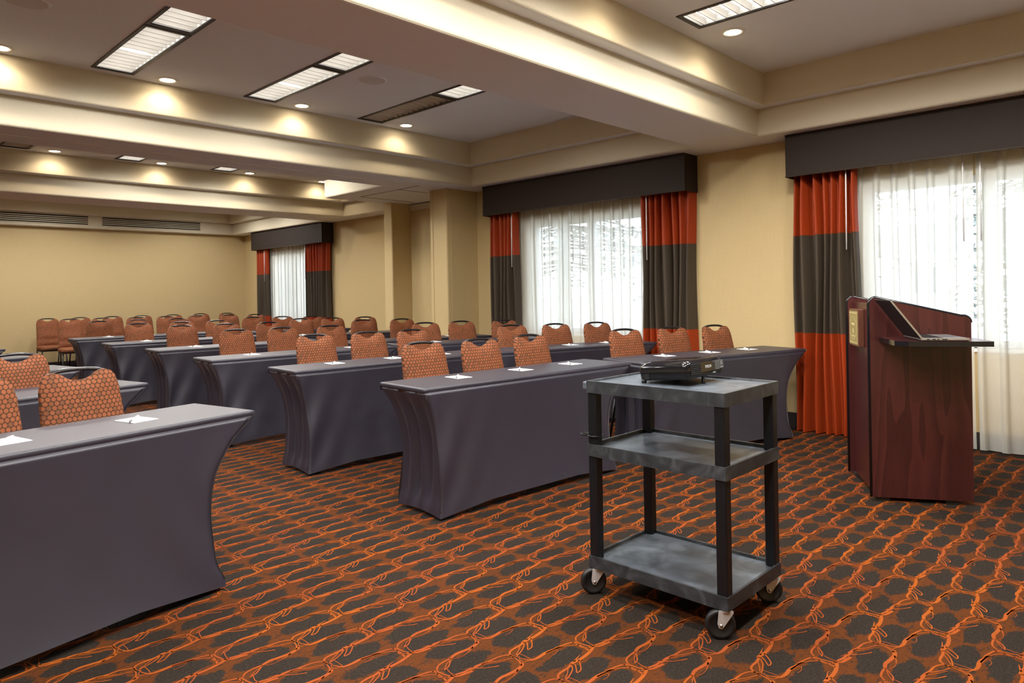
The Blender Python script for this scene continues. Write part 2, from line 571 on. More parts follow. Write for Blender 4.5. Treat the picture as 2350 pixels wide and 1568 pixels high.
WIN = [(0.235, 1.995), (4.095, 5.855), (11.84, 13.60)]
WZ0, WZ1 = 0.78, 2.12
def hole(ws): return lambda y, z: not any(a < y < b and WZ0 < z < WZ1 for a, b in ws)
wall_r = struct(cells('wall_right', 'wall_vinyl', [YB, 6.95] + [q for w_ in WIN[:2] for q in w_], [0, WZ0, WZ1, ZL], hole(WIN[:2]), XW, XW + .2, 'x'))
wall_rf = struct(cells('wall_right_far', 'wall_vinyl', [8.45, YF] + list(WIN[2]), [0, WZ0, WZ1, ZL], hole(WIN[2:]), XF, XF + .2, 'x'))
wall_b = struct(MB().box(XL - .2, XF + .2, YF, YF + .2, 0, ZC + .1).build('wall_back', 'wall_vinyl'))
wall_f = struct(MB().box(XL - .2, XW + .2, YB - .2, YB, 0, ZC + .1).build('wall_front', 'wall_vinyl'))
wall_l = struct(MB().box(XL - .2, XL, YB, YF, 0, ZC + .1).build('wall_left', 'wall_vinyl'))

# partition pocket between two pilasters
pk = MB().box(5.80, XW + .2, 6.78, 7.10, 0, ZS + .02)
wall_p = struct(pk.build('wall_pilaster', 'wall_vinyl', bevel=0.018, seg=3))
MB().box(5.794, 5.80, 7.05, 7.10, 0, ZS).build('corner_guard', 'wall_vinyl', wall_p)
MB().box(5.88, 5.884, 6.776, 6.78, 0.15, ZS).build('panel_seam', 'wall_vinyl', wall_p)
wall_q = struct(MB().box(6.10, XF + .2, 8.36, 8.56, 0, ZS + .02).build('wall_pilaster_far', 'wall_vinyl', bevel=0.018, seg=3))
wall_k = struct(MB().box(6.45, XF + .2, 7.08, 8.37, 0, ZS - 0.10).build('wall_pocket', 'wall_vinyl'))
MB().box(6.43, XF, 7.08, 8.36, ZS - 0.10, ZS - 0.015).build('pocket_header', 'paint', wall_k)

bh, bt = 0.135, 0.012
struct(MB().box(XL, XF, YF - bt, YF, 0, bh).build('baseboard_back', 'dark_base'))
struct(MB().box(XW - bt, XW, YB, 6.77, 0, bh).build('baseboard_right', 'dark_base'))
struct(MB().box(XF - bt, XF, 8.57, YF - bt, 0, bh).build('baseboard_right_far', 'dark_base'))
struct(MB().box(5.788, XW - bt, 6.768, 6.78, 0, bh).build('baseboard_pilaster', 'dark_base'))
struct(MB().box(XL, XL + bt, YB, YF - bt, 0, bh).build('baseboard_left', 'dark_base'))

# windows: frame, centre mullion, two panes, sill
for wi, (y0, y1) in enumerate(WIN):
    xw = XF if wi == 2 else XW
    w_ = struct(empty('window_%d' % (wi + 1), (xw, (y0 + y1) / 2, WZ0)))
    h, hw = WZ1 - WZ0, (y1 - y0) / 2
    fr = MB()
    for s in (-1, 1):
        a = s * hw; b = s * (hw - .055)
        fr.box(.09, .16, min(a, b), max(a, b), 0, h)
    fr.box(.09, .16, -hw + .055, hw - .055, 0, .055); fr.box(.09, .16, -hw + .055, hw - .055, h - .055, h)
    fr.build('window_frame', 'window_frame', w_)
    MB().box(.09, .16, -.045, .045, .055, h - .055).build('mullion', 'window_frame', w_)
    for s in (-1, 1):
        a, b = sorted((s * .045, s * (hw - .055)))
        MB().box(.122, .128, a, b, .055, h - .055).build('pane', 'glass', w_)
    MB().box(-.015, .09, -hw - .02, hw + .02, -.03, 0).build('window_sill', 'white_trim', w_, bevel=.004)

# ceiling fixtures -------------------------------------------------------
def troffer(lit):
    root = empty('fluorescent_light', (0, 0, 0))
    L = 0.595; z = ZC
    f_ = MB()
    f_.box(-TW - .012, -TW + .014, -L - .012, L + .012, z - .006, z + .004)
    f_.box(TW - .014, TW + .012, -L - .012, L + .012, z - .006, z + .004)
    f_.box(-TW + .014, TW - .014, -L - .012, -L + .014, z - .006, z + .004)
    f_.box(-TW + .014, TW - .014, L - .014, L + .012, z - .006, z + .004)
    f_.build('frame', 'dark_base', root)
    h_ = MB()
    for s in (-1, 1):
        a, b = sorted((s * TW, s * (TW + .004)))
        h_.box(a, b, -L, L, z + .012, z + .075)
        a, b = sorted((s * L, s * (L + .004)))
        h_.box(-TW, TW, a, b, z + .012, z + .075)
    h_.box(-TW, TW, -L, L, z + .070, z + .075)
    h_.build('housing', 'louver_white' if lit else 'louver_off', root)
    MB().box(-TW + .02, TW - .02, -L + .02, L - .02, z + .060, z + .068).build('diffuser', 'tube_light' if lit else 'louver_off', root)
    if lit:
        td = bpy.data.lights.new('tube_lamp', 'SPOT')
        td.energy = TROFFER_W; td.color = (1.0, 0.975, 0.94)
        td.spot_size = math.radians(168); td.spot_blend = 0.42; td.shadow_soft_size = 0.16
        tl_ = bpy.data.objects.new('tube_lamp', td); COL.objects.link(tl_)
        tl_.parent = root; tl_.location = (0, 0, z - .012)
    n = 14
    me = None
    for i in range(n):
        y = -L + (i + .5) * 2 * L / n
        if me is None:
            P = []
            for k in range(5):
                q = k / 4
                th = .003 + .016 * q * q
                P.append([(-TW + .014, -th, .002 + .040 * q), (TW - .014, -th, .002 + .040 * q)])
            b_ = MB()
            ring = [(-(.003 + .016 * (k / 4) ** 2), .002 + .040 * k / 4) for k in range(5)] + [((.003 + .016 * (k / 4) ** 2), .002 + .040 * k / 4) for k in range(4, -1, -1)]
            vs = [(-TW + .014, a, c) for a, c in ring] + [(TW - .014, a, c) for a, c in ring]
            nn = len(ring)
            b_.add(vs, [(q, (q + 1) % nn, nn + (q + 1) % nn, nn + q) for q in range(nn)])
            o = b_.build('louver_blade', 'louver_white' if lit else 'louver_off', root)
            me = o.data
        else:
            o = bpy.data.objects.new('louver_blade', me); COL.objects.link(o); o.parent = root
        o.location = (0, y, z)
    return root
proto = {True: troffer(True), False: troffer(False)}
used = {True: False, False: False}
def tray_word(y):
    return ('nearest' if y < 3 else 'second' if y < 7 else 'third' if y < 10.8 else 'farthest') + ' ceiling tray'
for (xc, y0, y1, lit) in TROF:
    o = proto[lit] if not used[lit] else copy_tree(proto[lit])
    used[lit] = True
    o.location = (xc, (y0 + y1) / 2, 0)
    if lit and y0 < 3:                       # lamps of the nearest tray boosted above the rest to brighten the window side
        for ch in o.children:
            if ch.type == 'LIGHT':
                ch.data = ch.data.copy(); ch.data.energy = TROFFER_W * 1.45
    xs_ = sorted(set(a for a, b0, b1, l in TROF if tray_word(b0) == tray_word(y0)), reverse=True)
    ordw = ['first', 'second', 'third', 'fourth', 'fifth', 'sixth'][xs_.index(xc)]
    part = 'far' if y0 in (5.06, 1.29, 8.98, 13.03) else 'near'
    tag(o, '%s louvred ceiling light, %s, %s row from the windows, %s unit' % ('lit' if lit else 'dark unlit', tray_word(y0), ordw, part),
        'ceiling light', 'fluorescent troffers in the ceiling trays')

def downlight(x, y, label):
    root = empty('downlight', (x, y, ZC))
    MB().lathe([(.058, -.001), (.060, -.006), (.086, -.005), (.090, .000)], 28).build('trim_ring', 'white_trim', root)
    MB().lathe([(.0, -.0025), (.058, -.0025)], 28).build('bulb', 'bulb_warm', root)
    ld = bpy.data.lights.new('downlight_lamp', 'SPOT')
    ld.energy = SPOT_W; ld.color = (1.0, 0.83, 0.60)
    ld.spot_size = math.radians(150); ld.spot_blend = 0.55; ld.shadow_soft_size = 0.05
    lo = bpy.data.objects.new('downlight_lamp', ld); COL.objects.link(lo)
    lo.parent = root; lo.location = (0, 0, -.012)
    tag(root, label, 'downlight', 'round warm downlights')
for i, (x, y) in enumerate([(4.76, 2.36), (3.52, 2.36), (2.28, 2.36), (1.04, 2.36)]):
    downlight(x, y, 'warm round downlight in the nearest tray, %s from the windows' % ['first', 'second', 'third', 'fourth'][i])
for i, (x, y) in enumerate([(4.72, 6.17), (3.48, 6.20), (2.24, 6.22), (1.075, 6.23)]):
    downlight(x, y, 'warm round downlight in the second tray, %s from the windows' % ['first', 'second', 'third', 'fourth'][i])
for i, (x, y) in enumerate([(6.03, 10.13), (4.80, 10.12), (3.55, 10.12), (2.29, 10.12), (1.04, 10.12)]):
    downlight(x, y, 'warm round downlight in the third tray, %s from the windows' % ['first', 'second', 'third', 'fourth', 'fifth'][i])

for (x, y, lb) in ((3.507, 5.06, 'round ceiling speaker between two lit louvred lights'), (1.03, 5.16, 'round ceiling speaker in the top left corner')):
    r_ = tag(empty('ceiling_speaker', (x, y, ZC)), lb, 'speaker', 'round ceiling speakers')
    MB().lathe([(.112, -.001), (.115, -.007), (.128, -.006), (.132, 0)], 32).build('rim', 'ceiling_paint', r_)
    MB().lathe([(0, -.004), (.112, -.003)], 32).build('grille', 'speaker_grille', r_)

# linear vents on the far soffit face
for (x0, x1, lb) in ((2.05, 3.88, 'long slotted air vent at the left end of the far bulkhead'), (4.115, 5.95, 'long slotted air vent nearer the far window')):
    r_ = tag(empty('air_vent', ((x0 + x1) / 2, 14.85, 2.67)), lb, 'vent', 'slotted vents on the far bulkhead')
    w2 = (x1 - x0) / 2
    MB().box(-w2, w2, -.004, -.001, 0, .165).build('backing', 'dark_slot', r_)
    f_ = MB()
    f_.box(-w2 - .015, -w2, -.014, -.001, -.012, .177); f_.box(w2, w2 + .015, -.014, -.001, -.012, .177)
    f_.box(-w2, w2, -.014, -.001, -.012, .004); f_.box(-w2, w2, -.014, -.001, .161, .177)
    f_.build('frame', 'paint', r_)
    me = None
    for k in range(4):
        if me is None:
            o = MB().box(-w2, w2, -.012, -.004, 0, .0145).build('slat', 'paint', r_); me = o.data
        else:
            o = bpy.data.objects.new('slat', me); COL.objects.link(o); o.parent = r_
        o.location = (0, 0, .0262 + k * .0325)

# ------------------------------------------------------------------ window dressings
VAL = [(-0.31, 2.55, XW, 'at the right edge, above the lectern'), (3.54, 6.415, XW, 'on the middle window'), (11.32, 14.13, XF, 'on the far window')]
for (y0, y1, xw, lb) in VAL:
    r_ = tag(empty('valance', (xw, (y0 + y1) / 2, 2.235)), 'dark brown upholstered valance box ' + lb, 'valance', 'brown window valances')
    hw = (y1 - y0) / 2
    dp = 0.245
    MB().box(-dp, -dp + .018, -hw, hw, 0, .368).build('front_board', 'valance_cloth', r_, bevel=.006)
    for s in (-1, 1):
        a, b = sorted((s * hw, s * (hw - .005)))
        MB().box(-dp + .018, -.001, a, b, 0, .368).build('end_board', 'valance_cloth', r_)
    MB().tube([(-dp - .002, -hw, .004), (-dp - .002, hw, .004)], .005, 8).build('piping', 'drape_brown', r_)
    MB().tube([(-dp - .002, -hw, .366), (-dp - .002, hw, .366)], .004, 8).build('piping', 'dark_base', r_)

def pleats(s, n, ph, jit):
    return math.sin(2 * math.pi * (n * (s + jit * math.sin(2 * math.pi * 1.7 * s + ph))) + ph)
def drape(x, y0, y1, label, seed, wand_y, ret, flare=0.02):
    """y0<y1; three sewn bands"""
    r_ = tag(empty('drape', (x, (y0 + y1) / 2, 0)), label, 'curtain', 'rust and brown drapes')
    hw = (y1 - y0) / 2
    rnd = random.Random(seed)
    n = max(6, int((y1 - y0) / .078)); ph = rnd.random() * 6
    def surf(z0, z1, nz, name, mat):
        P = []
        for i in range(nz + 1):
            z = z0 + (z1 - z0) * i / nz
            row = []
            nn = n * 10
            for j in range(nn + 1):
                s = j / nn
                wdt = hw * (1 + flare * (1 - z / 2.3))
                yy = -wdt + 2 * wdt * s + .010 * math.sin(3 * z + 9 * s + ph)
                am = .038 + .030 * (0.5 + 0.5 * math.sin(9 * s + ph)) + .006 * (1 - z / 2.3)
                xx = am * pleats(s, n, ph, .034 + .008 * math.sin(1.3 * z)) + .012 * math.sin(5.1 * s + 1.1 * z + ph)
                e_ = s if ret > 0 else 1 - s           # outer end turns back to the wall
                xx += (.115 if ret < 0 else .03) * clampf((e_ - .84) / .16, 0, 1) ** 2
                row.append((xx, yy, z))
            P.append(row)
        return MB().grid(P).build(name, mat, r_)
    surf(0.008, 0.87, 8, 'bottom_band', 'drape_rust')
    surf(0.87, 1.725, 8, 'middle_band', 'drape_brown')
    surf(1.725, 2.40, 6, 'top_band', 'drape_rust')
    if wand_y is not None:
        MB().tube([(-.058, wand_y - (y0 + y1) / 2, 2.30), (-.058, wand_y - (y0 + y1) / 2 + .004, 1.58)], .0055, 8).build('wand', 'wand_white', r_)
drape(6.20, 1.985, 2.545, 'rust and brown banded drape left of the lectern', 3, 2.065, 1)
drape(6.20, 3.555, 4.085, 'rust and brown banded drape on right side of middle window', 5, 4.025, -1)
drape(6.20, 5.905, 6.408, 'rust and brown banded drape on left side of middle window', 8, 5.965, 1)
drape(6.82, 11.34, 12.05, 'rust and brown banded drape on right side of far window', 11, 12.02, -1)
drape(6.82, 13.56, 14.11, 'rust and brown banded drape on left side of far window', 13, 13.66, 1)

def sheer(x, y0, y1, label, seed, wand_y=None, n=None):
    r_ = tag(empty('sheer_curtain', (x, (y0 + y1) / 2, 0)), label, 'sheer curtain', 'white sheer curtains')
    rnd = random.Random(seed)
    wd = y1 - y0
    n = n or max(5, int(wd / .135)); ph = rnd.random() * 6
    cuts = [rnd.uniform(.7, 1.3) for _ in range(n)]
    tot = sum(cuts)
    P = []
    for i in range(13):
        z = .012 + (2.42 - .012) * i / 12
        row = []
        acc = 0
        for q in range(n):
            for k in range(12):
                f_ = k / 12
                s = (acc + cuts[q] * f_) / tot
                # flat run then a tight little fold
                fold = math.exp(-((f_ - .8) / .10) ** 2)
                yy = -wd / 2 + wd * s + .020 * fold * math.sin(math.pi * 2 * (f_ - .8) / .2) * 1.2 + .006 * math.sin(2.1 * z + q)
                xx = -.030 * fold + .010 * math.sin(2 * math.pi * s * n * .5 + ph + .6 * z)
                row.append((xx, yy, z))
            acc += cuts[q]
        row.append((0, wd / 2, z))
        P.append(row)
    MB().grid(P).build('voile', 'sheer', r_)
    if wand_y is not None:
        MB().tube([(-.052, wand_y - (y0 + y1) / 2, 2.30), (-.052, wand_y - (y0 + y1) / 2, 1.60)], .005, 8).build('wand', 'wand_white', r_)
sheer(6.275, 1.195, 2.03, 'white sheer curtain between rust drape and lectern', 1, 1.245)
sheer(6.285, 0.12, 1.175, 'white sheer curtain at the right edge behind laptop', 2, 1.135)
sheer(6.275, 5.03, 5.96, 'left white sheer curtain of the middle window', 4, 5.07)
sheer(6.285, 4.02, 5.025, 'right white sheer curtain of the middle window', 6)
sheer(6.89, 12.80, 13.62, 'left white sheer curtain of the far window', 7)
sheer(6.90, 11.95, 12.80, 'right white sheer curtain of the far window', 9)

# ------------------------------------------------------------------ carpet veins (tufted a hair above the ground)
import numpy as np
VEINS = [
   [(0.1335,0.0145,0.0037),(0.1064,0.0051,0.0041),(0.0733,-0.0019,0.0043),(0.037,-0.0043,0.0044),(-0.0015,-0.0007,0.0048),(-0.0151,-0.0021,0.0042)] ,
   [(0.0063,0.0017,0.0023),(0.0334,0.0091,0.0015),(0.0577,0.0153,0.0004)] ,
   [(0.0261,-0.0034,0.0017),(0.0076,-0.0253,0.0015),(-0.0086,-0.0409,0.0014),(-0.0221,-0.0499,0.0016),(-0.0403,-0.05,0.0014),(-0.0214,-0.0311,0.0013),(-0.0031,-0.0108,0.0015)] ,
   [(-0.0109,-0.0022,0.0036),(-0.0375,-0.0089,0.0031),(-0.0694,-0.0092,0.0031),(-0.0933,-0.0133,0.0026),(-0.1067,-0.026,0.0024),(-0.1117,-0.0407,0.002),(-0.1074,-0.0539,0.002)] ,
   [(-0.0199,-0.0104,0.0017),(-0.0345,-0.0256,0.0014),(-0.0647,-0.0405,0.0016),(-0.1008,-0.0519,0.0018)] ,
   [(-0.042,-0.0129,0.0012),(-0.0666,-0.0298,0.0012),(-0.0955,-0.0451,0.0014)] ,
   [(-0.1008,-0.0519,0.0014),(-0.1006,-0.0714,0.0014),(-0.094,-0.0902,0.0016),(-0.084,-0.1079,0.003),(-0.0543,-0.1139,0.0042),(-0.0159,-0.1114,0.0045),(0.0249,-0.1175,0.0033),(0.0591,-0.127,0.0025)] ,
   [(-0.1111,-0.0431,0.0016),(-0.114,-0.0649,0.0016),(-0.121,-0.0876,0.002),(-0.1334,-0.1063,0.0029)] ,
   [(-0.0807,-0.0486,0.0009),(-0.0792,-0.0783,0.0009),(-0.081,-0.1045,0.0012)] ,
   [(-0.0942,-0.0591,0.0009),(-0.1089,-0.0764,0.001),(-0.1107,-0.0949,0.0012),(-0.0907,-0.1046,0.0012)] ,
   [(-0.1062,-0.0535,0.0018),(-0.1095,-0.0348,0.0022),(-0.1203,-0.0195,0.002),(-0.1508,-0.0078,0.0022),(-0.1911,-0.0048,0.003),(-0.2182,0.0022,0.0034),(-0.2557,0.0042,0.0045),(-0.2891,0.0073,0.0035),(-0.3267,0.0178,0.0027),(-0.3498,0.0226,0.0023)] ,
   [(-0.1199,-0.0484,0.0014),(-0.1593,-0.0316,0.0013),(-0.192,-0.0104,0.0018),(-0.2186,-0.0006,0.002)] ,
   [(-0.1475,-0.0463,0.0008),(-0.1878,-0.0248,0.0009),(-0.2161,-0.005,0.0012)] ,
   [(-0.1846,-0.0508,0.0014),(-0.1995,-0.044,0.0014),(-0.2257,-0.0264,0.0011),(-0.2498,-0.003,0.0016)] ,
   [(-0.2483,0.008,0.0014),(-0.2696,0.014,0.0008),(-0.2849,0.0198,0.0004)] ,
   [(-0.1175,-0.0955,0.0026),(-0.1295,-0.1065,0.0043),(-0.1621,-0.1143,0.0049),(-0.2037,-0.1111,0.0044),(-0.2342,-0.1079,0.0044),(-0.2675,-0.1159,0.0036)] ,
   [(-0.1583,-0.1145,0.0019),(-0.1879,-0.1284,0.0012),(-0.1977,-0.1328,0.0004)] ,
   [(-0.1842,-0.1249,0.0007),(-0.2132,-0.1347,0.0007),(-0.2426,-0.1343,0.0007),(-0.2578,-0.1265,0.0007)] ,
   [(-0.2649,-0.1151,0.0028),(-0.3006,-0.1158,0.0024),(-0.3273,-0.1219,0.0022),(-0.3443,-0.1381,0.0018)] ,
   [(-0.2657,-0.1178,0.0017),(-0.2892,-0.139,0.0015),(-0.3065,-0.1517,0.0017),(-0.3297,-0.1575,0.0015)] ,
   [(-0.2701,-0.1203,0.0009),(-0.3012,-0.1364,0.0009),(-0.3239,-0.1535,0.0011)] ,
   [(0.1165,0.0757,0.002),(0.1203,0.0492,0.002),(0.1272,0.0254,0.002),(0.1386,0.0089,0.0028),(0.1559,-0.0003,0.0035),(0.1997,-0.0064,0.0051)] ,
   [(0.1485,0.0638,0.0011),(0.1411,0.0382,0.0011),(0.1423,0.0128,0.0013)] ,
   [(0.1074,0.0919,0.0015),(0.108,0.0628,0.0018),(0.1051,0.036,0.0017),(0.0998,0.0074,0.0028)] ,
   [(0.111,0.0696,0.0011),(0.0991,0.0427,0.0011),(0.1133,0.027,0.0011)] ,
   [(0.1218,0.0759,0.0022),(0.1031,0.0905,0.0022),(0.0718,0.1008,0.0024),(0.0313,0.1078,0.0031)] ,
   [(0.1017,0.0637,0.0014),(0.075,0.0872,0.0013),(0.0339,0.1029,0.0015),(-0.0146,0.1097,0.0022)] ,
   [(-0.0192,0.1052,0.0008),(0.0109,0.1009,0.0006),(0.0277,0.092,0.0007),(0.0018,0.082,0.0006),(-0.0185,0.0853,0.0006)] ,
]
def catmull(pts, k):
    if k <= 1: return pts
    out = []
    n = len(pts)
    for i in range(n - 1):
        p0, p1, p2, p3 = pts[max(i - 1, 0)], pts[i], pts[i + 1], pts[min(i + 2, n - 1)]
        for j in range(k):
            u = j / k
            out.append(tuple(0.5 * (2 * b + (c - a) * u + (2 * a - 5 * b + 4 * c - d) * u * u + (3 * b - a - 3 * c + d) * u ** 3)
                             for a, b, c, d in zip(p0, p1, p2, p3)))
    out.append(pts[-1])
    return out
def vein_cell(k, wk):
    vs, fs = [], []
    for pl in VEINS:
        q = catmull(pl, k)
        n = len(q); o = len(vs)
        for i, (x, y, w) in enumerate(q):
            a, b = q[max(i - 1, 0)], q[min(i + 1, n - 1)]
            dx, dy = b[0] - a[0], b[1] - a[1]
            l_ = math.hypot(dx, dy) or 1
            w = max(w * wk, .0010)
            nx_, ny_ = -dy / l_ * w, dx / l_ * w
            vs += [(x + nx_, y + ny_, .0009), (x - nx_, y - ny_, .0009)]
        for i in range(n - 1):
            fs.append((o + 2 * i, o + 2 * i + 1, o + 2 * i + 3, o + 2 * i + 2))
    return np.array(vs), np.array(fs)
CELLS = {True: vein_cell(4, 1.5), False: vein_cell(1, 1.3)}
VV, FF, base_i = [], [], 0
for i in range(-9, 9):
    for j in range(-8, 64):
        cx, cy = CX0 + i * CA, CY0 + j * CB
        if cx < -1.2 or cx > 6.75 or cy < -.6 or cy > 14.9 or (cy < 6.9 and cx > 6.2): continue
        vs, fs = CELLS[math.hypot(cx, cy) < 5.0]
        VV.append(vs + np.array([cx, cy, 0])); FF.append(fs + base_i); base_i += len(vs)
VV, FF = np.concatenate(VV), np.concatenate(FF)
keep = (VV[:, 0] < 6.3) | ((VV[:, 1] > 8.6) & (VV[:, 0] < 6.93))
FF = FF[keep[FF].all(axis=1)]
me = bpy.data.meshes.new('carpet_vein')
me.vertices.add(len(VV)); me.vertices.foreach_set('co', VV.ravel())
me.loops.add(FF.size); me.loops.foreach_set('vertex_index', FF.ravel().astype(np.int32))
me.polygons.add(len(FF))
me.polygons.foreach_set('loop_start', np.arange(0, FF.size, 4, dtype=np.int32))
me.polygons.foreach_set('loop_total', np.full(len(FF), 4, dtype=np.int32))
me.update(calc_edges=True)
me.materials.append(MATS['carpet_vein'])
vo = bpy.data.objects.new('carpet_vein', me); COL.objects.link(vo); vo.parent = floor
vo['kind'] = 'stuff'

# ------------------------------------------------------------------ tables
TL, TD, TH = 1.83, 0.46, 0.745
PROF = [(.0, .83), (.03, .84), (.09, .88), (.14, .97), (.27, .99), (.42, 1.0), (.52, .97), (.64, .89), (.75, .70), (.86, .44), (.92, .20), (.96, .06), (1.0, 0.0)]
def cover_mesh(insL, insR, foff, seed):
    rnd = random.Random(seed)
    ph = [rnd.uniform(0, 6.28) for _ in range(6)]
    NE, NF = 24, 60
    levels = [0, .02, .045, .08, .12, .18, .25, .33, .42, .5, .58, .66, .73, .79, .85, .90, .94, .965]
    P = []
    for li, t_ in enumerate(levels):
        row = []
        pr = lerp_tab(PROF, t_)
        xl = -TL / 2 + insL * pr
        xr = TL / 2 - insR * pr
        yf = -TD / 2 - foff * (1 - t_) ** 1.2 + .012 * math.sin(math.pi * t_)
        yb = TD / 2 - .08 * pr - .03 * math.sin(math.pi * t_)
        wob = math.sin(math.pi * min(1, t_ * 1.05))
        def zz(s, corner):
            return max(.004, t_ * TH + (1 - t_) ** 6 * (.014 + .034 * corner))
        for i in range(NE + 1):                     # left end, back to front
            s = i / NE
            y = yb + (yf - yb) * s
            fold = .026 * math.sin(17 * s + 5 * (1 - t_) * s + ph[0]) * math.sin(math.pi * s) * wob + .016 * math.sin(math.pi * s) * wob
            row.append((xl + fold, y, zz(s, math.sin(math.pi * s) * .5)))
        for i in range(1, NF):                      # front
            s = i / NF
            x = xl + (xr - xl) * s
            dl, dr = s * 1.6, (1 - s) * 1.6
            wr = .020 * math.exp(-dl * 6.0) * math.sin(26 * dl + 9 * (1 - t_) + ph[1]) + .008 * math.exp(-dr * 5) * math.sin(24 * dr + 8 * (1 - t_) + ph[2])
            sag = .012 * math.sin(math.pi * s) * math.sin(math.pi * t_)
            row.append((x, yf + wr * wob + sag, zz(s, min(1, 4 * min(s, 1 - s)))))
        for i in range(NE + 1):                     # right end, front to back
            s = i / NE
            y = yf + (yb - yf) * s
            fold = .026 * math.sin(16 * s + 5 * (1 - t_) * s + ph[3]) * math.sin(math.pi * s) * wob + .016 * math.sin(math.pi * s) * wob
            row.append((xr - fold, y, zz(s, math.sin(math.pi * s) * .5)))
        P.append(row)
    # lip around the table edge, then the top
    n = len(P[0])
    def outline(inset, z):
        row = []
        hx, hy = TL / 2 - inset, TD / 2 - inset
        for i in range(NE + 1): row.append((-hx, hy - 2 * hy * i / NE, z))
        for i in range(1, NF): row.append((-hx + 2 * hx * i / NF, -hy, z))
        for i in range(NE + 1): row.append((hx, -hy + 2 * hy * i / NE, z))
        return row
    P.append(outline(.006, TH - .030)); P.append(outline(0, TH - .022)); P.append(outline(0, TH - .008)); P.append(outline(.004, TH - .002)); P.append(outline(.012, TH))
    mb = MB().grid(P, True)
    top = outline(.012, TH)
    # top face and closed back lip
    mb.add(top, [tuple(range(len(top)))], False)
    hx, hy = TL / 2, TD / 2
    mb.add([(-hx, hy, TH - .008), (hx, hy, TH - .008), (hx, hy, TH - .05), (-hx, hy, TH - .05)], [(0, 1, 2, 3)], False)
    mb.add([(-hx + .012, hy - .012, TH), (hx - .012, hy - .012, TH), (hx, hy, TH - .008), (-hx, hy, TH - .008)], [(0, 1, 2, 3)], False)
    return mb, P
def square_leg(a, b, w):
    a, b = Vector(a), Vector(b)
    d = (b - a).normalized()
    ux = Vector((1, 0, 0)); uy = d.cross(ux).normalized()
    vs = []
    for p in (a, b):
        for sx, sy in ((-1, -1), (1, -1), (1, 1), (-1, 1)):
            vs.append(p + ux * sx * w / 2 + uy * sy * w / 2)
    return MB().add(vs, [(3, 2, 1, 0), (4, 5, 6, 7)] + [(i, (i + 1) % 4, 4 + (i + 1) % 4, 4 + i) for i in range(4)])
def make_table(anchor, side, ang, label, insL, insR, foff, seed):
    a = math.radians(ang)
    off = Vector(((TL / 2 if side == 'L' else -TL / 2), TD / 2, 0))
    c = Vector((anchor[0], anchor[1], 0)) + RZ(a) @ off
    root = tag(empty('training_table', c, a), label, 'table', 'tables in plum stretch covers')
    mb, P = cover_mesh(insL, insR, foff, seed)
    cov = mb.build('cover', 'spandex', root)
    MB().box(-TL / 2 + .01, TL / 2 - .01, -TD / 2 + .01, TD / 2 - .01, TH - .03, TH - .004).build('tabletop', 'black_plastic', root)
    for (ci, nm) in ((24, 'seam'), (24 + 60, 'seam')):
        MB().tube([P[k][ci] for k in range(2, 17)], .0016, 4).build(nm, 'dark_base', cov)
    for sx in (-1, 1):
        xx = -TL / 2 + insL + .08 if sx < 0 else TL / 2 - insR - .08
        xr_ = -TL / 2 + .135 if sx < 0 else TL / 2 - .135 - insR * .4
        lg = square_leg((xr_, TD / 2 - .005, .012), (xr_ + .02 * -sx, TD / 2 - .13, TH - .03), .03).build('leg', 'black_metal', root)
        MB().lathe([(0, 0), (.014, 0), (.014, .014), (0, .014)], 10, Matrix.Translation((xr_, TD / 2 - .005, 0))).build('glide', 'alu', lg)
        lg = square_leg((xx, -TD / 2 + .05, .012), (xx, -TD / 2 + .10, TH - .03), .03).build('leg', 'black_metal', root)
        MB().lathe([(0, 0), (.014, 0), (.014, .014), (0, .014)], 10, Matrix.Translation((xx, -TD / 2 + .05, 0))).build('glide', 'alu', lg)
    return root, c, a
ORD = ['first', 'second', 'third', 'fourth', 'fifth', 'sixth']
def on_table(c, a, side, along, depth):
    x = (-TL / 2 + along) if side == 'L' else (TL / 2 - along)
    return Vector((c[0], c[1], 0)) + RZ(a) @ Vector((x, -TD / 2 + depth, 0))
pad_proto = pen_proto = None
def place_pad(p, a, where):
    global pad_proto, pen_proto
    if pad_proto is None:
        pad_proto = empty('notepad', (0, 0, 0))
        MB().box(-.056, .056, -.069, .069, 0, .0022).build('sheets', 'paper', pad_proto)
        MB().box(-.056, .056, .066, .0695, 0, .0026).build('glued_edge', 'pen_white', pad_proto)
        pen_proto = empty('pen', (0, 0, 0))
        MB().tube([(-.045, 0, .0048), (.062, 0, .0048), (.068, 0, .0048)], [.0048, .0048, .003], 8).build('barrel', 'pen_white', pen_proto)
        MB().tube([(-.045, 0, .0048), (-.062, 0, .0048), (-.074, 0, .0048)], [.0050, .0042, .0012], 8).build('tip', 'pen_grey', pen_proto)
        MB().box(.02, .062, -.0015, .0015, .0092, .0112).build('clip', 'pen_white', pen_proto)
        d, e = pad_proto, pen_proto
    else:
        d, e = copy_tree(pad_proto), copy_tree(pen_proto)
    d.location = (p.x, p.y, TH + .0005); d.rotation_euler = (0, 0, a + random.uniform(-.08, .08))
    e.location = (p.x - .01, p.y, TH + .0030); e.rotation_euler = (0, 0, math.radians(50) + random.uniform(-.15, .15))
    tag(d, 'white notepad on the ' + where, 'notepad', 'notepads on the tables')
    tag(e, 'white pen lying on notepad, ' + where, 'pen', 'pens on the notepads')
SEATW = {'T': ['nearest the aisle', 'in the middle', 'nearest the windows'], 'R': ['farthest from windows', 'in the middle', 'nearest the windows'], 'L': ['nearest the aisle', 'in the middle', 'at the far left']}
COLW = {'T': 'aisle table', 'R': 'window table', 'L': 'left table'}
T_AT = [(2.425, 3.05), (2.44, 4.505), (2.43, 5.88), (2.55, 7.46), (2.57, 9.03), (2.60, 10.62)]
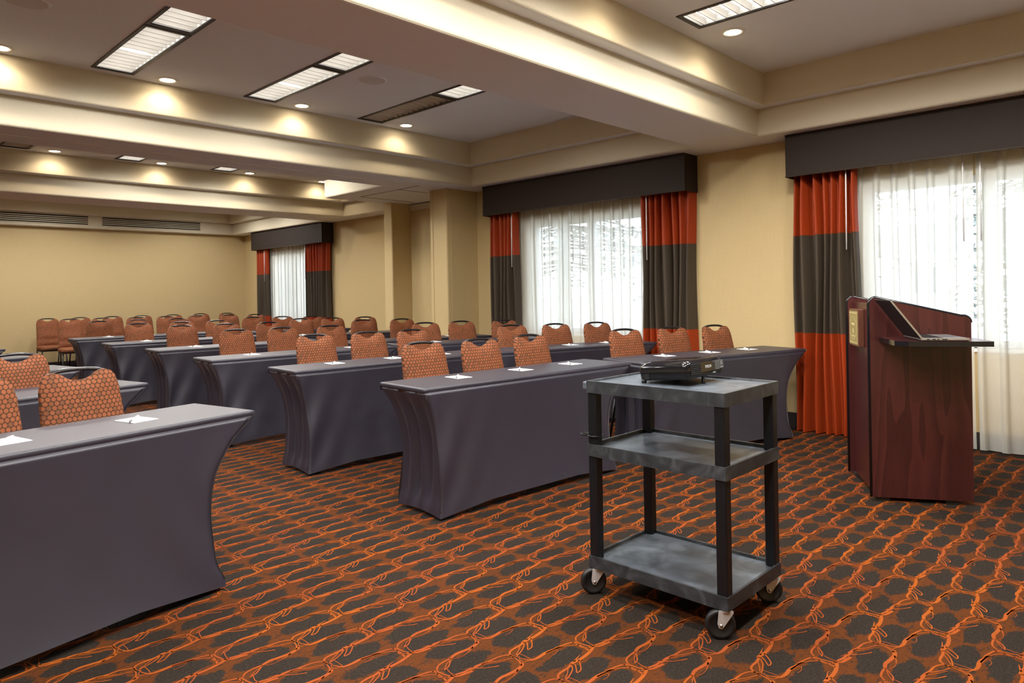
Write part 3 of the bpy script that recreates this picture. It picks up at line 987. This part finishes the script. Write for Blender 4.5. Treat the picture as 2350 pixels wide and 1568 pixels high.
R_AT = [(6.05, 2.38), (6.06, 3.87), (6.10, 5.30), (6.02, 6.22), (6.04, 8.02), (6.20, 9.62)]
L_AT = [(1.49, 3.13), (1.545, 4.69), (1.565, 6.20), (1.61, 7.80), (1.62, 9.35)]
for i, p in enumerate(T_AT):
    r_, c, a = make_table(p, 'L', -3.5, 'dark plum covered table, %s row, its left end on the aisle' % ORD[i], .085, .27, .035, 20 + i)
    for k, al in enumerate((.45, .98, 1.47)):
        place_pad(on_table(c, a, 'L', al, .27), a, '%s row aisle table, %s' % (ORD[i], SEATW['T'][k]))
for i, p in enumerate(R_AT):
    ang = [-15.5, -16, -16, -14, -13, -13][i]
    r_, c, a = make_table(p, 'R', ang, 'dark plum covered table, %s row, by the window wall' % ORD[i], .03, .27, .03, 40 + i)
    for k, al in enumerate((1.36, .87, .42)):
        if i > 4: continue
        place_pad(on_table(c, a, 'R', al, .27), a, '%s row window table, %s' % (ORD[i], SEATW['R'][k]))
for i, p in enumerate(L_AT):
    r_, c, a = make_table(p, 'R', 12, 'dark plum covered table, %s row, left of the aisle' % ORD[i], .12, .25, .06, 60 + i)
    for k, al in enumerate((.42, .91)):
        if i > 1 or (i == 1 and k > 0): continue
        place_pad(on_table(c, a, 'R', al, .24), a, '%s row left table, %s' % (ORD[i], SEATW['L'][k]))

# ------------------------------------------------------------------ chairs
ZT = [(0, .893), (.03, .895), (.055, .906), (.08, .925), (.105, .935), (.128, .934), (.148, .923), (.163, .902), (.171, .878), (.175, .850)]
def make_chair():
    root = empty('banquet_chair', (0, 0, 0))
    # backrest cushion
    NU, NV = 28, 16
    zb = .475
    rec = lambda z: .150 + (z - .47) * .235
    def pt(u, vv, front):
        w = .172 + .015 * (1 - vv)
        x = u * w
        zt = lerp_tab(ZT, abs(u) * .175)
        z = zb + vv * (zt - zb)
        y = rec(z)
        if front:
            edge = (1 - abs(u) ** 6) * (1 - (2 * vv - 1) ** 8)
            bul = .024 * edge
            bul += .012 * math.exp(-((z - .655) / .045) ** 2) * (1 - u * u) - .012 * math.exp(-((z - .585) / .018) ** 2)
            y -= .006 + bul
        else:
            y += .018
        return (x, y, z)
    A = [[pt(-1 + 2 * i / NU, j / NV, True) for i in range(NU + 1)] for j in range(NV + 1)]
    B = [[pt(-1 + 2 * i / NU, j / NV, False) for i in range(NU + 1)] for j in range(NV + 1)]
    mb = MB().grid(A, True).grid(B, True, True)
    ringA = [A[0][i] for i in range(NU + 1)] + [A[j][NU] for j in range(1, NV + 1)] + [A[NV][i] for i in range(NU - 1, -1, -1)] + [A[j][0] for j in range(NV - 1, 0, -1)]
    ringB = [B[0][i] for i in range(NU + 1)] + [B[j][NU] for j in range(1, NV + 1)] + [B[NV][i] for i in range(NU - 1, -1, -1)] + [B[j][0] for j in range(NV - 1, 0, -1)]
    n = len(ringA)
    mb.add(ringA + ringB, [(i, n + i, n + (i + 1) % n, (i + 1) % n) for i in range(n)], True)
    mb.build('backrest', 'fabric_back', root)
    # seat cushion
    S = []
    for j in range(9):
        vv = j / 8
        S.append(vv)
    rows = []
    prof = [(.0, .405), (.6, .402), (.97, .408), (1.0, .425), (1.0, .445), (.965, .463), (.80, .474), (.4, .480), (.0, .481)]
    NS = 36
    for (r, z) in prof:
        row = []
        for k in range(NS + 1):
            th = 2 * math.pi * k / NS
            cx, sy = math.cos(th), math.sin(th)
            e = .28
            x = math.copysign(abs(cx) ** e, cx); y = math.copysign(abs(sy) ** e, sy)
            row.append((x * .205 * r, -.02 + y * .205 * r, z))
        rows.append(row)
    MB().grid(rows, True).build('seat', 'fabric_seat', root)
    # steel frame
    MB().box(-.19, .19, -.20, .18, .385, .403).build('seat_pan', 'seat_underside', root)
    hz = []
    for k in range(15):
        u = -1 + 2 * k / 14
        z = .921 + .021 * (1 - abs(u) ** 2.6)
        hz.append((u * .136, rec(z) + .022 + .008 * (1 - u * u), z))
    MB().tube(hz, .0095, 8).build('handle', 'handle_metal', root)
    for s in (-1, 1):
        MB().tube([(s * .170, .185, .40), (s * .165, rec(.5) + .028, .5), (s * .160, rec(.75) + .028, .75), (s * .136, rec(.921) + .022, .921)], .0095, 8).build('back_upright', 'black_metal', root)
        MB().tube([(s * .178, -.175, .395), (s * .185, -.185, .2), (s * .192, -.195, .0)], .0115, 8).build('leg', 'black_metal', root)
        MB().tube([(s * .178, .175, .395), (s * .185, .215, .2), (s * .192, .255, .0)], .0115, 8).build('leg', 'black_metal', root)
    return root
chair0 = make_chair(); chair_used = False
def place_chair(hx, hy, ang, label, grp='orange dotted banquet chairs'):
    """hx,hy: where the top of its handle stands"""
    global chair_used
    o = copy_tree(chair0) if chair_used else chair0
    chair_used = True
    a = math.radians(ang)
    off = RZ(a) @ Vector((0, .292, 0))
    o.location = (hx - off.x, hy - off.y, 0)
    o.rotation_euler = (0, 0, a)
    tag(o, label, 'chair', grp)
K = .985
CH_T = [[(2.99, 3.80), (3.43, 3.70), (3.96, 3.70)], [(3.09, 5.38), (3.55, 5.28), (4.00, 5.22)], [(3.14, 7.01), (3.61, 6.94), (4.09, 6.78)],
        [(3.25, 8.73), (3.76, 8.66), (4.25, 8.52)], [(3.21, 10.12), (3.77, 10.11), (4.24, 10.05)], [(3.23, 11.91), (3.79, 11.93), (4.31, 11.75)]]
CH_R = [[(4.94, 3.50), (5.40, 3.32), (5.84, 3.14)], [(5.05, 4.95), (5.46, 4.72), (5.90, 4.53)], [(5.05, 6.33), (5.51, 6.23), (5.98, 5.99)],
        [None, (5.26, 7.89), (5.70, 7.64)], [(5.17, 9.36), (5.57, 9.16), (5.99, 8.94)], [(5.23, 11.01), (5.59, 10.71), (5.82, 10.18)]]
CH_L = [[(0.94, 3.85), (0.50, 3.74)], [(0.955, 5.27)]]
for i, row in enumerate(CH_T):
    for k, p in enumerate(row):
        place_chair(p[0] * K, p[1] * K, -3.5, 'orange dotted chair at the %s row aisle table, %s' % (ORD[i], SEATW['T'][k]))
for i, row in enumerate(CH_R):
    for k, p in enumerate(row):
        if p: place_chair(p[0] * K, p[1] * K, -15, 'orange dotted chair at the %s row window table, %s' % (ORD[i], SEATW['R'][k]))
for i, row in enumerate(CH_L):
    for k, p in enumerate(row):
        place_chair(p[0] * K, p[1] * K, 10, 'orange dotted chair at the %s row left table, %s' % (ORD[i], SEATW['L'][k]))
N7 = ['first', 'second', 'third', 'fourth', 'fifth', 'sixth', 'seventh']
for k, (x, y) in enumerate([(3.36, 14.05), (3.84, 13.98), (4.30, 13.62), (4.80, 13.60), (5.27, 13.40), (5.77, 13.15), (6.13, 12.80)]):
    place_chair(x * .975, y * .975, -4, 'spare orange chair, inner row before the back wall, %s from left' % N7[k], 'spare chairs by the back wall')
for k, (x, y) in enumerate([(3.35, 15.56), (3.82, 15.27), (4.30, 15.0), (4.81, 14.92), (5.28, 14.60), (5.86, 14.71), (6.28, 14.41)]):
    s = min(.985, 14.62 / y)
    place_chair(x * s, y * s, 0, 'spare orange chair along the back wall, %s from left' % N7[k], 'spare chairs by the back wall')

# ------------------------------------------------------------------ projector cart
cart = tag(empty('projector_cart', (2.5475, 1.52, 0)), 'grey plastic three-shelf projector cart on casters with black legs', 'cart')
HX, HY = .2275, .3150
def shelf_mesh(ztop, rim):
    """one shelf: flat tray with a raised edge"""
    zb = ztop - .050
    w = .010
    rings = [(0.000, zb), (0.000, ztop), (w, ztop), (w + .003, ztop - rim), ]
    vs, fs = [], []
    def loop(ins, z):
        r = .006
        out = []
        for (sx, sy, a0) in ((1, 1, 0), (-1, 1, 90), (-1, -1, 180), (1, -1, 270)):
            for k in range(4):
                th = math.radians(a0 + 30 * k)
                out.append((sx * (HX - ins - r) + r * math.cos(th), sy * (HY - ins - r) + r * math.sin(th), z))
        return out
    L_ = [loop(i_, z_) for i_, z_ in rings]
    n = 16
    mb = MB()
    for a_, b_ in zip(L_, L_[1:]):
        mb.add(a_ + b_, [(k, (k + 1) % n, n + (k + 1) % n, n + k) for k in range(n)])
    mb.add(L_[0], [tuple(range(n - 1, -1, -1))])
    return mb, MB().add(L_[-1], [tuple(range(n))])
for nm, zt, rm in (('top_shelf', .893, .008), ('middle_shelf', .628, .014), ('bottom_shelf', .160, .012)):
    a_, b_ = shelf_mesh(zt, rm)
    b_.build('tray_surface', 'cart_plastic_lit', a_.build(nm, 'cart_plastic_shaded', cart))  # trays get the lit tone, rims the shaded tone of one plastic
# push lip on the far end of the top shelf
MB().box(-HX + .02, HX - .02, HY - .002, HY + .035, .850, .886).build('push_handle', 'cart_plastic_lit', cart, bevel=.008, seg=3)
for sx in (-1, 1):
    for sy in (-1, 1):
        px, py = sx * (HX - .026), sy * (HY - .026)
        lg = MB()
        lg.box(px - .021, px + .021, py - .021, py + .021, .150, .579)
        lg.build('leg', 'black_plastic', cart, bevel=.004)
        lg = MB().box(px - .021, px + .021, py - .021, py + .021, .616, .844)
        lg.build('leg', 'black_plastic', cart, bevel=.004)
        # caster
        cz = .054
        yaw_c = math.radians(-38 if sy > 0 else -52)
        M_ = Matrix.Translation((px, py, 0)) @ RZ(yaw_c)
        ca = empty('caster', (0, 0, 0)); ca.parent = cart
        W_ = M_ @ Matrix.Translation((-.018, 0, cz)) @ Matrix.Rotation(math.pi / 2, 4, 'X')
        MB().lathe([(.0, -.010), (.038, -.011), (.041, -.014), (.050, -.014), (.054, -.008), (.054, .008), (.050, .014), (.041, .014), (.038, .011), (.0, .010)], 28, W_).build('wheel', 'rubber', ca)
        fk = MB()
        for s in (-1, 1):
            poly = [(-.026, .046), (-.014, .042), (.026, .100), (.026, .108), (-.026, .108), (-.031, .060)]
            vs = [M_ @ Vector((a_, s * .0175, b_)) for a_, b_ in poly] + [M_ @ Vector((a_, s * .0205, b_)) for a_, b_ in poly]
            n = len(poly)
            fk.add(vs, [tuple(range(n - 1, -1, -1)), tuple(range(n, 2 * n))] + [(i, (i + 1) % n, n + (i + 1) % n, n + i) for i in range(n)])
        fk.build('fork', 'chrome', ca)
        MB().lathe([(0, .098), (.024, .098), (.024, .112), (0, .112)], 16, M_).build('swivel', 'chrome', ca)
        MB().lathe([(0, -.024), (.006, -.024), (.006, .024), (0, .024)], 10, W_).build('axle', 'alu', ca)
# cord wrap clipped round the far left leg
px, py = -(HX - .026), HY - .026
cl = MB()
for k in range(2):
    pts = []
    for q in range(17):
        th = 2 * math.pi * q / 16
        if k == 0: pts.append((px + .029 * math.cos(th) * 1.05, py + .029 * math.sin(th) * 1.05, .662))
        else: pts.append((px - .010 + .018 * math.cos(th), py + .046 + .018 * math.sin(th), .664))
    cl.tube(pts, .004, 6, cap=False)
cl.build('cord_clip', 'black_plastic', cart)

# ------------------------------------------------------------------ projector
PT = math.radians(5.5)
PW, PDp, PHt = .152, .118, .070
PB = Matrix.Translation((2.590, 1.535, 0.8815)) @ Matrix.Rotation(math.radians(1.0), 4, 'Z') @ Matrix.Translation((0, PDp, .008)) @ Matrix.Rotation(-PT, 4, 'X') @ Matrix.Translation((0, -PDp, 0))
prj = tag(empty('projector', (2.590, 1.535, 0.886)), 'glossy black video projector tilted up on grey cart', 'projector')
IM = prj.matrix_basis.inverted() if False else Matrix.Translation((-2.590, -1.535, -0.886))
PB = IM @ PB
# body loops: lower case, upper shell (front is -y)
def rrect(hx, hy, r, z, k=5):
    out = []
    for (sx, sy, a0) in ((1, 1, 0), (-1, 1, 90), (-1, -1, 180), (1, -1, 270)):
        for q in range(k):
            th = math.radians(a0 + 90 * q / (k - 1))
            out.append(PB @ Vector((sx * (hx - r) + r * math.cos(th), sy * (hy - r) + r * math.sin(th), z)))
    return out
def loft(loops, cap0=True, cap1=True, smooth=False):
    n = len(loops[0]); mb = MB()
    vs = [p for lp in loops for p in lp]
    fs = []
    for i in range(len(loops) - 1):
        fs += [(i * n + k, i * n + (k + 1) % n, (i + 1) * n + (k + 1) % n, (i + 1) * n + k) for k in range(n)]
    mb.add(vs, fs, smooth)
    if cap0: mb.add(loops[0], [tuple(range(n - 1, -1, -1))])
    if cap1: mb.add(loops[-1], [tuple(range(n))])
    return mb
loft([rrect(PW - .010, PDp - .010, .02, .004), rrect(PW - .003, PDp - .003, .025, .014), rrect(PW - .002, PDp - .002, .025, .034)]).build('lower_case', 'black_plastic', prj)
loft([rrect(PW, PDp, .026, .034), rrect(PW, PDp, .026, .054), rrect(PW - .004, PDp - .004, .026, .064), rrect(PW - .014, PDp - .012, .030, .073), rrect(PW - .03, PDp - .03, .04, .077)], smooth=True).build('upper_shell', 'gloss_black', prj)
def pbox(x0, x1, y0, y1, z0, z1): return MB().box(x0, x1, y0, y1, z0, z1, PB)
fy = -PDp
# front: exhaust grille on the left, brown panel with the name, lens slide on the right
gr = empty('exhaust_grille', (0, 0, 0)); gr.parent = prj
pbox(-PW + .022, -.056, fy - .0015, fy + .004, .018, .062).build('opening', 'dark_slot', gr)
gb = MB()
for k in range(6): gb.box(-PW + .022, -.056, fy - .003, fy - .0012, .021 + k * .0072, .0222 + k * .0072, PB)
gb.build('bars', 'slide_grey', gr)
gb = MB()
for k in range(6): gb.box(-PW + .030 + k * .0125, -PW + .0308 + k * .0125, fy - .0028, fy - .0012, .019, .061, PB)
gb.build('uprights', 'black_plastic', gr)
pn = pbox(-.054, .046, fy - .0015, fy + .004, .024, .062).build('name_panel', 'panel_brown', prj)
sl = pbox(.048, .104, fy - .0022, fy + .004, .024, .061).build('lens_slide', 'slide_grey', prj)
rb = MB()
for k in range(7): rb.box(.049, .064, fy - .0036, fy - .002, .027 + k * .0046, .0285 + k * .0046, PB)
rb.build('grip_ridges', 'black_plastic', sl)
sk = pbox(.107, .142, fy - .001, fy + .004, .026, .060).build('sticker', 'slide_grey', prj)
gm = MB(); gm.box(.118, .132, fy - .0016, fy - .0009, .044, .046, PB); gm.box(.112, .138, fy - .0016, fy - .0009, .030, .032, PB); gm.box(.122, .126, fy - .0016, fy - .0009, .050, .055, PB)
gm.build('sticker_print', 'logo_white', sk)
pbox(.052, .074, fy + .002, fy + .012, .012, .017).build('foot_latch', 'logo_white', prj)
# name in raised letters
tc = bpy.data.curves.new('brand_text', 'FONT'); tc.body = 'EPSON'; tc.size = .0165; tc.extrude = .0004; tc.align_x = 'CENTER'; tc.align_y = 'CENTER'
to = bpy.data.objects.new('brand_text_tmp', tc); COL.objects.link(to)
dg = bpy.context.evaluated_depsgraph_get()
tm = bpy.data.meshes.new_from_object(to.evaluated_get(dg)); bpy.data.objects.remove(to)
tm.transform(PB @ Matrix.Translation((.008, fy - .0022, .042)) @ Matrix.Rotation(math.pi / 2, 4, 'X'))
tm.materials.clear(); tm.materials.append(MATS['logo_white'])
lo = bpy.data.objects.new('lettering', tm); COL.objects.link(lo); lo.parent = pn
# top: zoom slot and button strip
pbox(.035, .105, -.085, -.050, .0765, .0785).build('zoom_slot', 'black_plastic', prj)
pbox(.062, .076, -.072, -.064, .0785, .0815).build('zoom_tab', 'slide_grey', prj)
pbox(-.060, -.058, -.085, .085, .0768, .0778).build('shell_joint', 'slide_grey', prj)
pbox(-PW - .0012, -PW + .002, .062, .086, .010, .032).build('security_slot', 'dark_slot', prj)
f0 = PB @ Vector((-.012, -.104, .008))
MB().tube([(f0.x, f0.y, .0), (f0.x, f0.y, .005), (f0.x, f0.y, f0.z)], [.010, .0075, .0065], 12).build('front_foot', 'black_plastic', prj)
for s in (-1, 1):
    f1 = PB @ Vector((s * (PW - .018), PDp - .018, .008))
    MB().tube([(f1.x, f1.y, 0), (f1.x, f1.y, f1.z)], .011, 12).build('rear_foot', 'rubber', prj)

# ------------------------------------------------------------------ lectern
lec = tag(empty('lectern', (4.436, 1.371, 0), math.atan2(.31, .542)), 'mahogany lectern with brass plaque and fold-out side shelf', 'lectern')
LW, LD = .624, .530
def arc(cx, cy, r, a0, a1, k=6):
    return [(cx + r * math.cos(math.radians(a0 + (a1 - a0) * q / k)), cy + r * math.sin(math.radians(a0 + (a1 - a0) * q / k))) for q in range(k + 1)]
prof = [(-LD, .025), (-.0, .025)] + arc(-.040, 1.160, .040, 0, 78) + [(-LD + .05, 1.087)] + arc(-LD + .035, 1.052, .035, 78, 180)
def side(x0, x1):
    # polygon in (y,z) extruded along x
    n = len(prof)
    vs = [(x0, a_, b_) for a_, b_ in prof] + [(x1, a_, b_) for a_, b_ in prof]
    return MB().add(vs, [tuple(range(n - 1, -1, -1)), tuple(range(n, 2 * n))] + [(i, (i + 1) % n, n + (i + 1) % n, n + i) for i in range(n)])
for (x0, x1) in ((0, .024), (LW - .024, LW)):
    sp_ = side(x0, x1).build('side_panel', 'mahogany', lec)
    n = len(prof)
    MB().tube([((x0 + x1) / 2, a_ + .001, b_) for a_, b_ in prof[1:]], .0125, 6).build('edge_band', 'gloss_black', sp_)
MB().box(.024, LW - .024, -.050, -.030, .025, 1.165).build('front_panel', 'mahogany', lec)
rd = Matrix.Translation((0, -.05, 1.13)) @ Matrix.Rotation(math.radians(14), 4, 'X')
MB().box(.024, LW - .024, -.455, 0, -.02, 0, rd).build('reading_top', 'mahogany', lec)
MB().box(.024, LW - .024, -LD + .03, -.05, .62, .64).build('inner_shelf', 'mahogany', lec)
MB().box(.024, LW - .024, -LD + .03, -.05, .025, .05).build('bottom_board', 'mahogany', lec)
for (x, y) in ((.05, -.06), (LW - .05, -.06), (.05, -LD + .10), (LW - .05, -LD + .10)):
    MB().box(x - .03, x + .03, y - .04, y + .04, 0, .026).build('foot', 'dark_base', lec)
SZ = .970
sh = MB().prism([(0, -.050), (0, -.505), (-.375, -.505), (-.375, -.105), (-.325, -.050)], SZ - .026, SZ).build('side_shelf', 'mahogany', lec)
n5 = [(0, -.050), (-.325, -.050), (-.375, -.105), (-.375, -.505), (0, -.505)]
eb = MB()
for (a_, b_) in zip(n5, n5[1:]):
    dx, dy = b_[0] - a_[0], b_[1] - a_[1]
    l_ = math.hypot(dx, dy); nx_, ny_ = -dy / l_ * -.0015, dx / l_ * -.0015
    eb.add([(a_[0] + nx_, a_[1] + ny_, SZ - .027), (b_[0] + nx_, b_[1] + ny_, SZ - .027), (b_[0] + nx_, b_[1] + ny_, SZ + .0004), (a_[0] + nx_, a_[1] + ny_, SZ + .0004)], [(0, 1, 2, 3)])
eb.build('edge_band', 'gloss_black', sh)
# plaque: wooden backing, brass plate, hexagon line work
pq = empty('plaque', (0, 0, 0)); pq.parent = lec
MB().box(.275, .525, -.030, .006, .885, 1.125).build('backing', 'plaque_wood', pq, bevel=.004)
MB().box(.285, .515, .006, .0085, .898, 1.112).build('plate', 'brass', pq)
gl_ = MB()
def bar(x0, z0, x1, z1, w=.003):
    dx, dz = x1 - x0, z1 - z0
    l_ = math.hypot(dx, dz); nx_, nz_ = -dz / l_ * w, dx / l_ * w
    gl_.add([(x0 + nx_, .0092, z0 + nz_), (x1 + nx_, .0092, z1 + nz_), (x1 - nx_, .0092, z1 - nz_), (x0 - nx_, .0092, z0 - nz_)], [(0, 1, 2, 3)])
bar(.292, 1.100, .508, 1.100); bar(.292, .910, .508, .910); bar(.292, .910, .292, 1.100, .002); bar(.508, .910, .508, 1.100, .002)
hexp = [(.40, 1.080), (.497, 1.040), (.497, .968), (.40, .928), (.303, .968), (.303, 1.040)]
for a_, b_ in zip(hexp, hexp[1:] + hexp[:1]): bar(*a_, *b_, .0022)
bar(.355, 1.028, .445, 1.028, .007); bar(.385, .985, .415, .985, .014); bar(.365, .952, .435, .952, .005)
gl_.build('line_work', 'brass_light', pq)

# laptop on the side shelf
lap = empty('laptop', (0, 0, 0))
Lm = Matrix.Translation((4.436, 1.371, 0)) @ RZ(math.atan2(.31, .542))
base_p = Lm @ Vector((-.195, -.285, SZ))
lap.location = base_p; lap.rotation_euler = (0, 0, math.atan2(.31, .542))
tag(lap, 'open dark-lidded laptop on the lectern side shelf', 'laptop')
# local: x width (shelf out direction), hinge at +y, user side at -y
BW, BD = .165, .115
bs = MB().box(-BW, BW, -BD, BD, .004, .017).build('base', 'laptop_silver', lap, bevel=.003)
MB().box(-BW + .006, BW - .006, -BD + .006, BD - .006, .0005, .004).build('underside', 'laptop_dark', lap)
kb = MB()
for r in range(5):
    for c_ in range(14):
        x = -.135 + c_ * .0208; y = .085 - r * .0185
        kb.box(x - .0085, x + .0085, y - .0075, y + .0075, .017, .0185)
kb.build('keyboard', 'laptop_dark', bs)
MB().box(-.05, .05, -BD + .015, -.022, .0168, .0174).build('touchpad', 'slide_grey', bs)
pt_ = MB()
for y0_, y1_ in ((.075, .088), (.045, .062), (.028, .038), (-.01, .015)):
    pt_.box(-BW - .0006, -BW + .002, y0_, y1_, .008, .0125)
pt_.build('ports', 'dark_slot', bs)
hg = Matrix.Translation((0, BD - .004, .014)) @ Matrix.Rotation(math.radians(-36), 4, 'X')
ld_ = MB().box(-BW, BW, -.004, .004, 0, .256, hg).build('lid', 'laptop_dark', lap, bevel=.0025)
MB().box(-BW + .008, BW - .008, -.0050, -.0041, .014, .246, hg).build('screen', 'gloss_black', ld_)
MB().box(-BW - .0012, -BW + .0008, -.0045, .0045, .002, .254, hg).build('lid_edge', 'laptop_silver', ld_)

# ------------------------------------------------------------------ outdoors
gnd = struct(MB().box(XF + .25, 120, -60, 90, -.35, -.05).build('ground_outside', 'lawn'))
struct(MB().box(XW + .21, XF + .25, YB, 6.7, -.35, -.05).build('ground_verge', 'lawn'))
struct(MB().box(20, 27, -50, 80, -.05, -.03).build('driveway_outside', 'asphalt'))
def house(x0, x1, y0, y1, zw, zr, label, wins):
    r_ = tag(empty('house', ((x0 + x1) / 2, (y0 + y1) / 2, -.05)), label, 'building')
    hx, hy = (x1 - x0) / 2, (y1 - y0) / 2
    MB().box(-hx, hx, -hy, hy, 0, zw).build('walls', 'house_wall', r_)
    o_ = .5
    MB().add([(-hx - o_, -hy - o_, zw - .1), (-hx - o_, hy + o_, zw - .1), (hx + o_, hy + o_, zw - .1), (hx + o_, -hy - o_, zw - .1), (0, -hy - o_, zr), (0, hy + o_, zr)],
             [(0, 1, 5, 4), (2, 3, 4, 5), (0, 4, 3), (1, 2, 5), (0, 3, 2, 1)]).build('roof', 'roof_grey', r_)
    for (wy, wz, ww, wh) in wins:
        MB().box(-hx - .04, -hx + .02, wy - ww / 2, wy + ww / 2, wz, wz + wh).build('house_window', 'house_window', r_)
house(34, 43, 6.6, 24, 2.9, 4.3, 'white house with grey roof seen through sheer by the lectern', [(-7.0, 1.0, .9, 1.1), (-3.6, 1.0, 1.2, 1.1), (0.4, 1.0, 1.2, 1.1)])
def conifer(x, y, hgt, rad, zmin, label, seed, nb=150, dens=16):
    rnd = random.Random(seed)
    r_ = tag(empty('conifer_tree', (x, y, -.05)), label, 'tree', 'conifers outside the windows')
    MB().tube([(0, 0, 0), (.1, .05, hgt * .5), (.12, 0, hgt)], [.22, .14, .02], 8).build('trunk', 'bark', r_)
    fo, br = MB(), MB()
    for k in range(nb):
        q = rnd.random() ** .8
        z = zmin + (hgt - zmin) * q
        rr = rad * (1 - q) ** .75 * rnd.uniform(.75, 1.1) + .15
        az = rnd.uniform(0, 2 * math.pi)
        d = Vector((math.cos(az), math.sin(az), 0))
        tipz = z - .18 * rr + rnd.uniform(-.1, .25)
        br.tube([(0, 0, z), tuple(d * rr * .6 + Vector((0, 0, z + (tipz - z) * .4))), tuple(d * rr + Vector((0, 0, tipz)))], [.035, .02, .006], 4)
        for j in range(dens):
            s = rnd.uniform(.25, 1.02)
            c_ = d * rr * s + Vector((0, 0, z + (tipz - z) * s * s)) + Vector((rnd.gauss(0, .14), rnd.gauss(0, .14), rnd.gauss(-.05, .09)))
            a_ = Vector((rnd.gauss(0, 1), rnd.gauss(0, 1), rnd.gauss(0, .5))).normalized() * rnd.uniform(.06, .15)
            b_ = a_.cross(Vector((rnd.gauss(0, 1), rnd.gauss(0, 1), rnd.gauss(0, 1)))).normalized() * rnd.uniform(.018, .04)
            fo.add([c_ - a_ - b_ * .3, c_ + b_, c_ + a_, c_ - b_], [(0, 1, 2, 3)])
    br.build('branches', 'bark', r_)
    f_ = fo.build('needles', 'needles', r_)
    f_['kind'] = 'stuff'
conifer(14.2, 11.9, 9.0, 3.4, 1.9, 'dense conifer seen through the middle window sheers', 31, 260, 44)
conifer(14.0, 5.9, 8.0, 2.7, 1.6, 'conifer whose boughs show left of the lectern window', 37, 170, 36)
conifer(13.0, 1.15, 8.5, 1.6, 0.8, 'dark conifer at the right edge behind the sheers', 41, 240, 44)
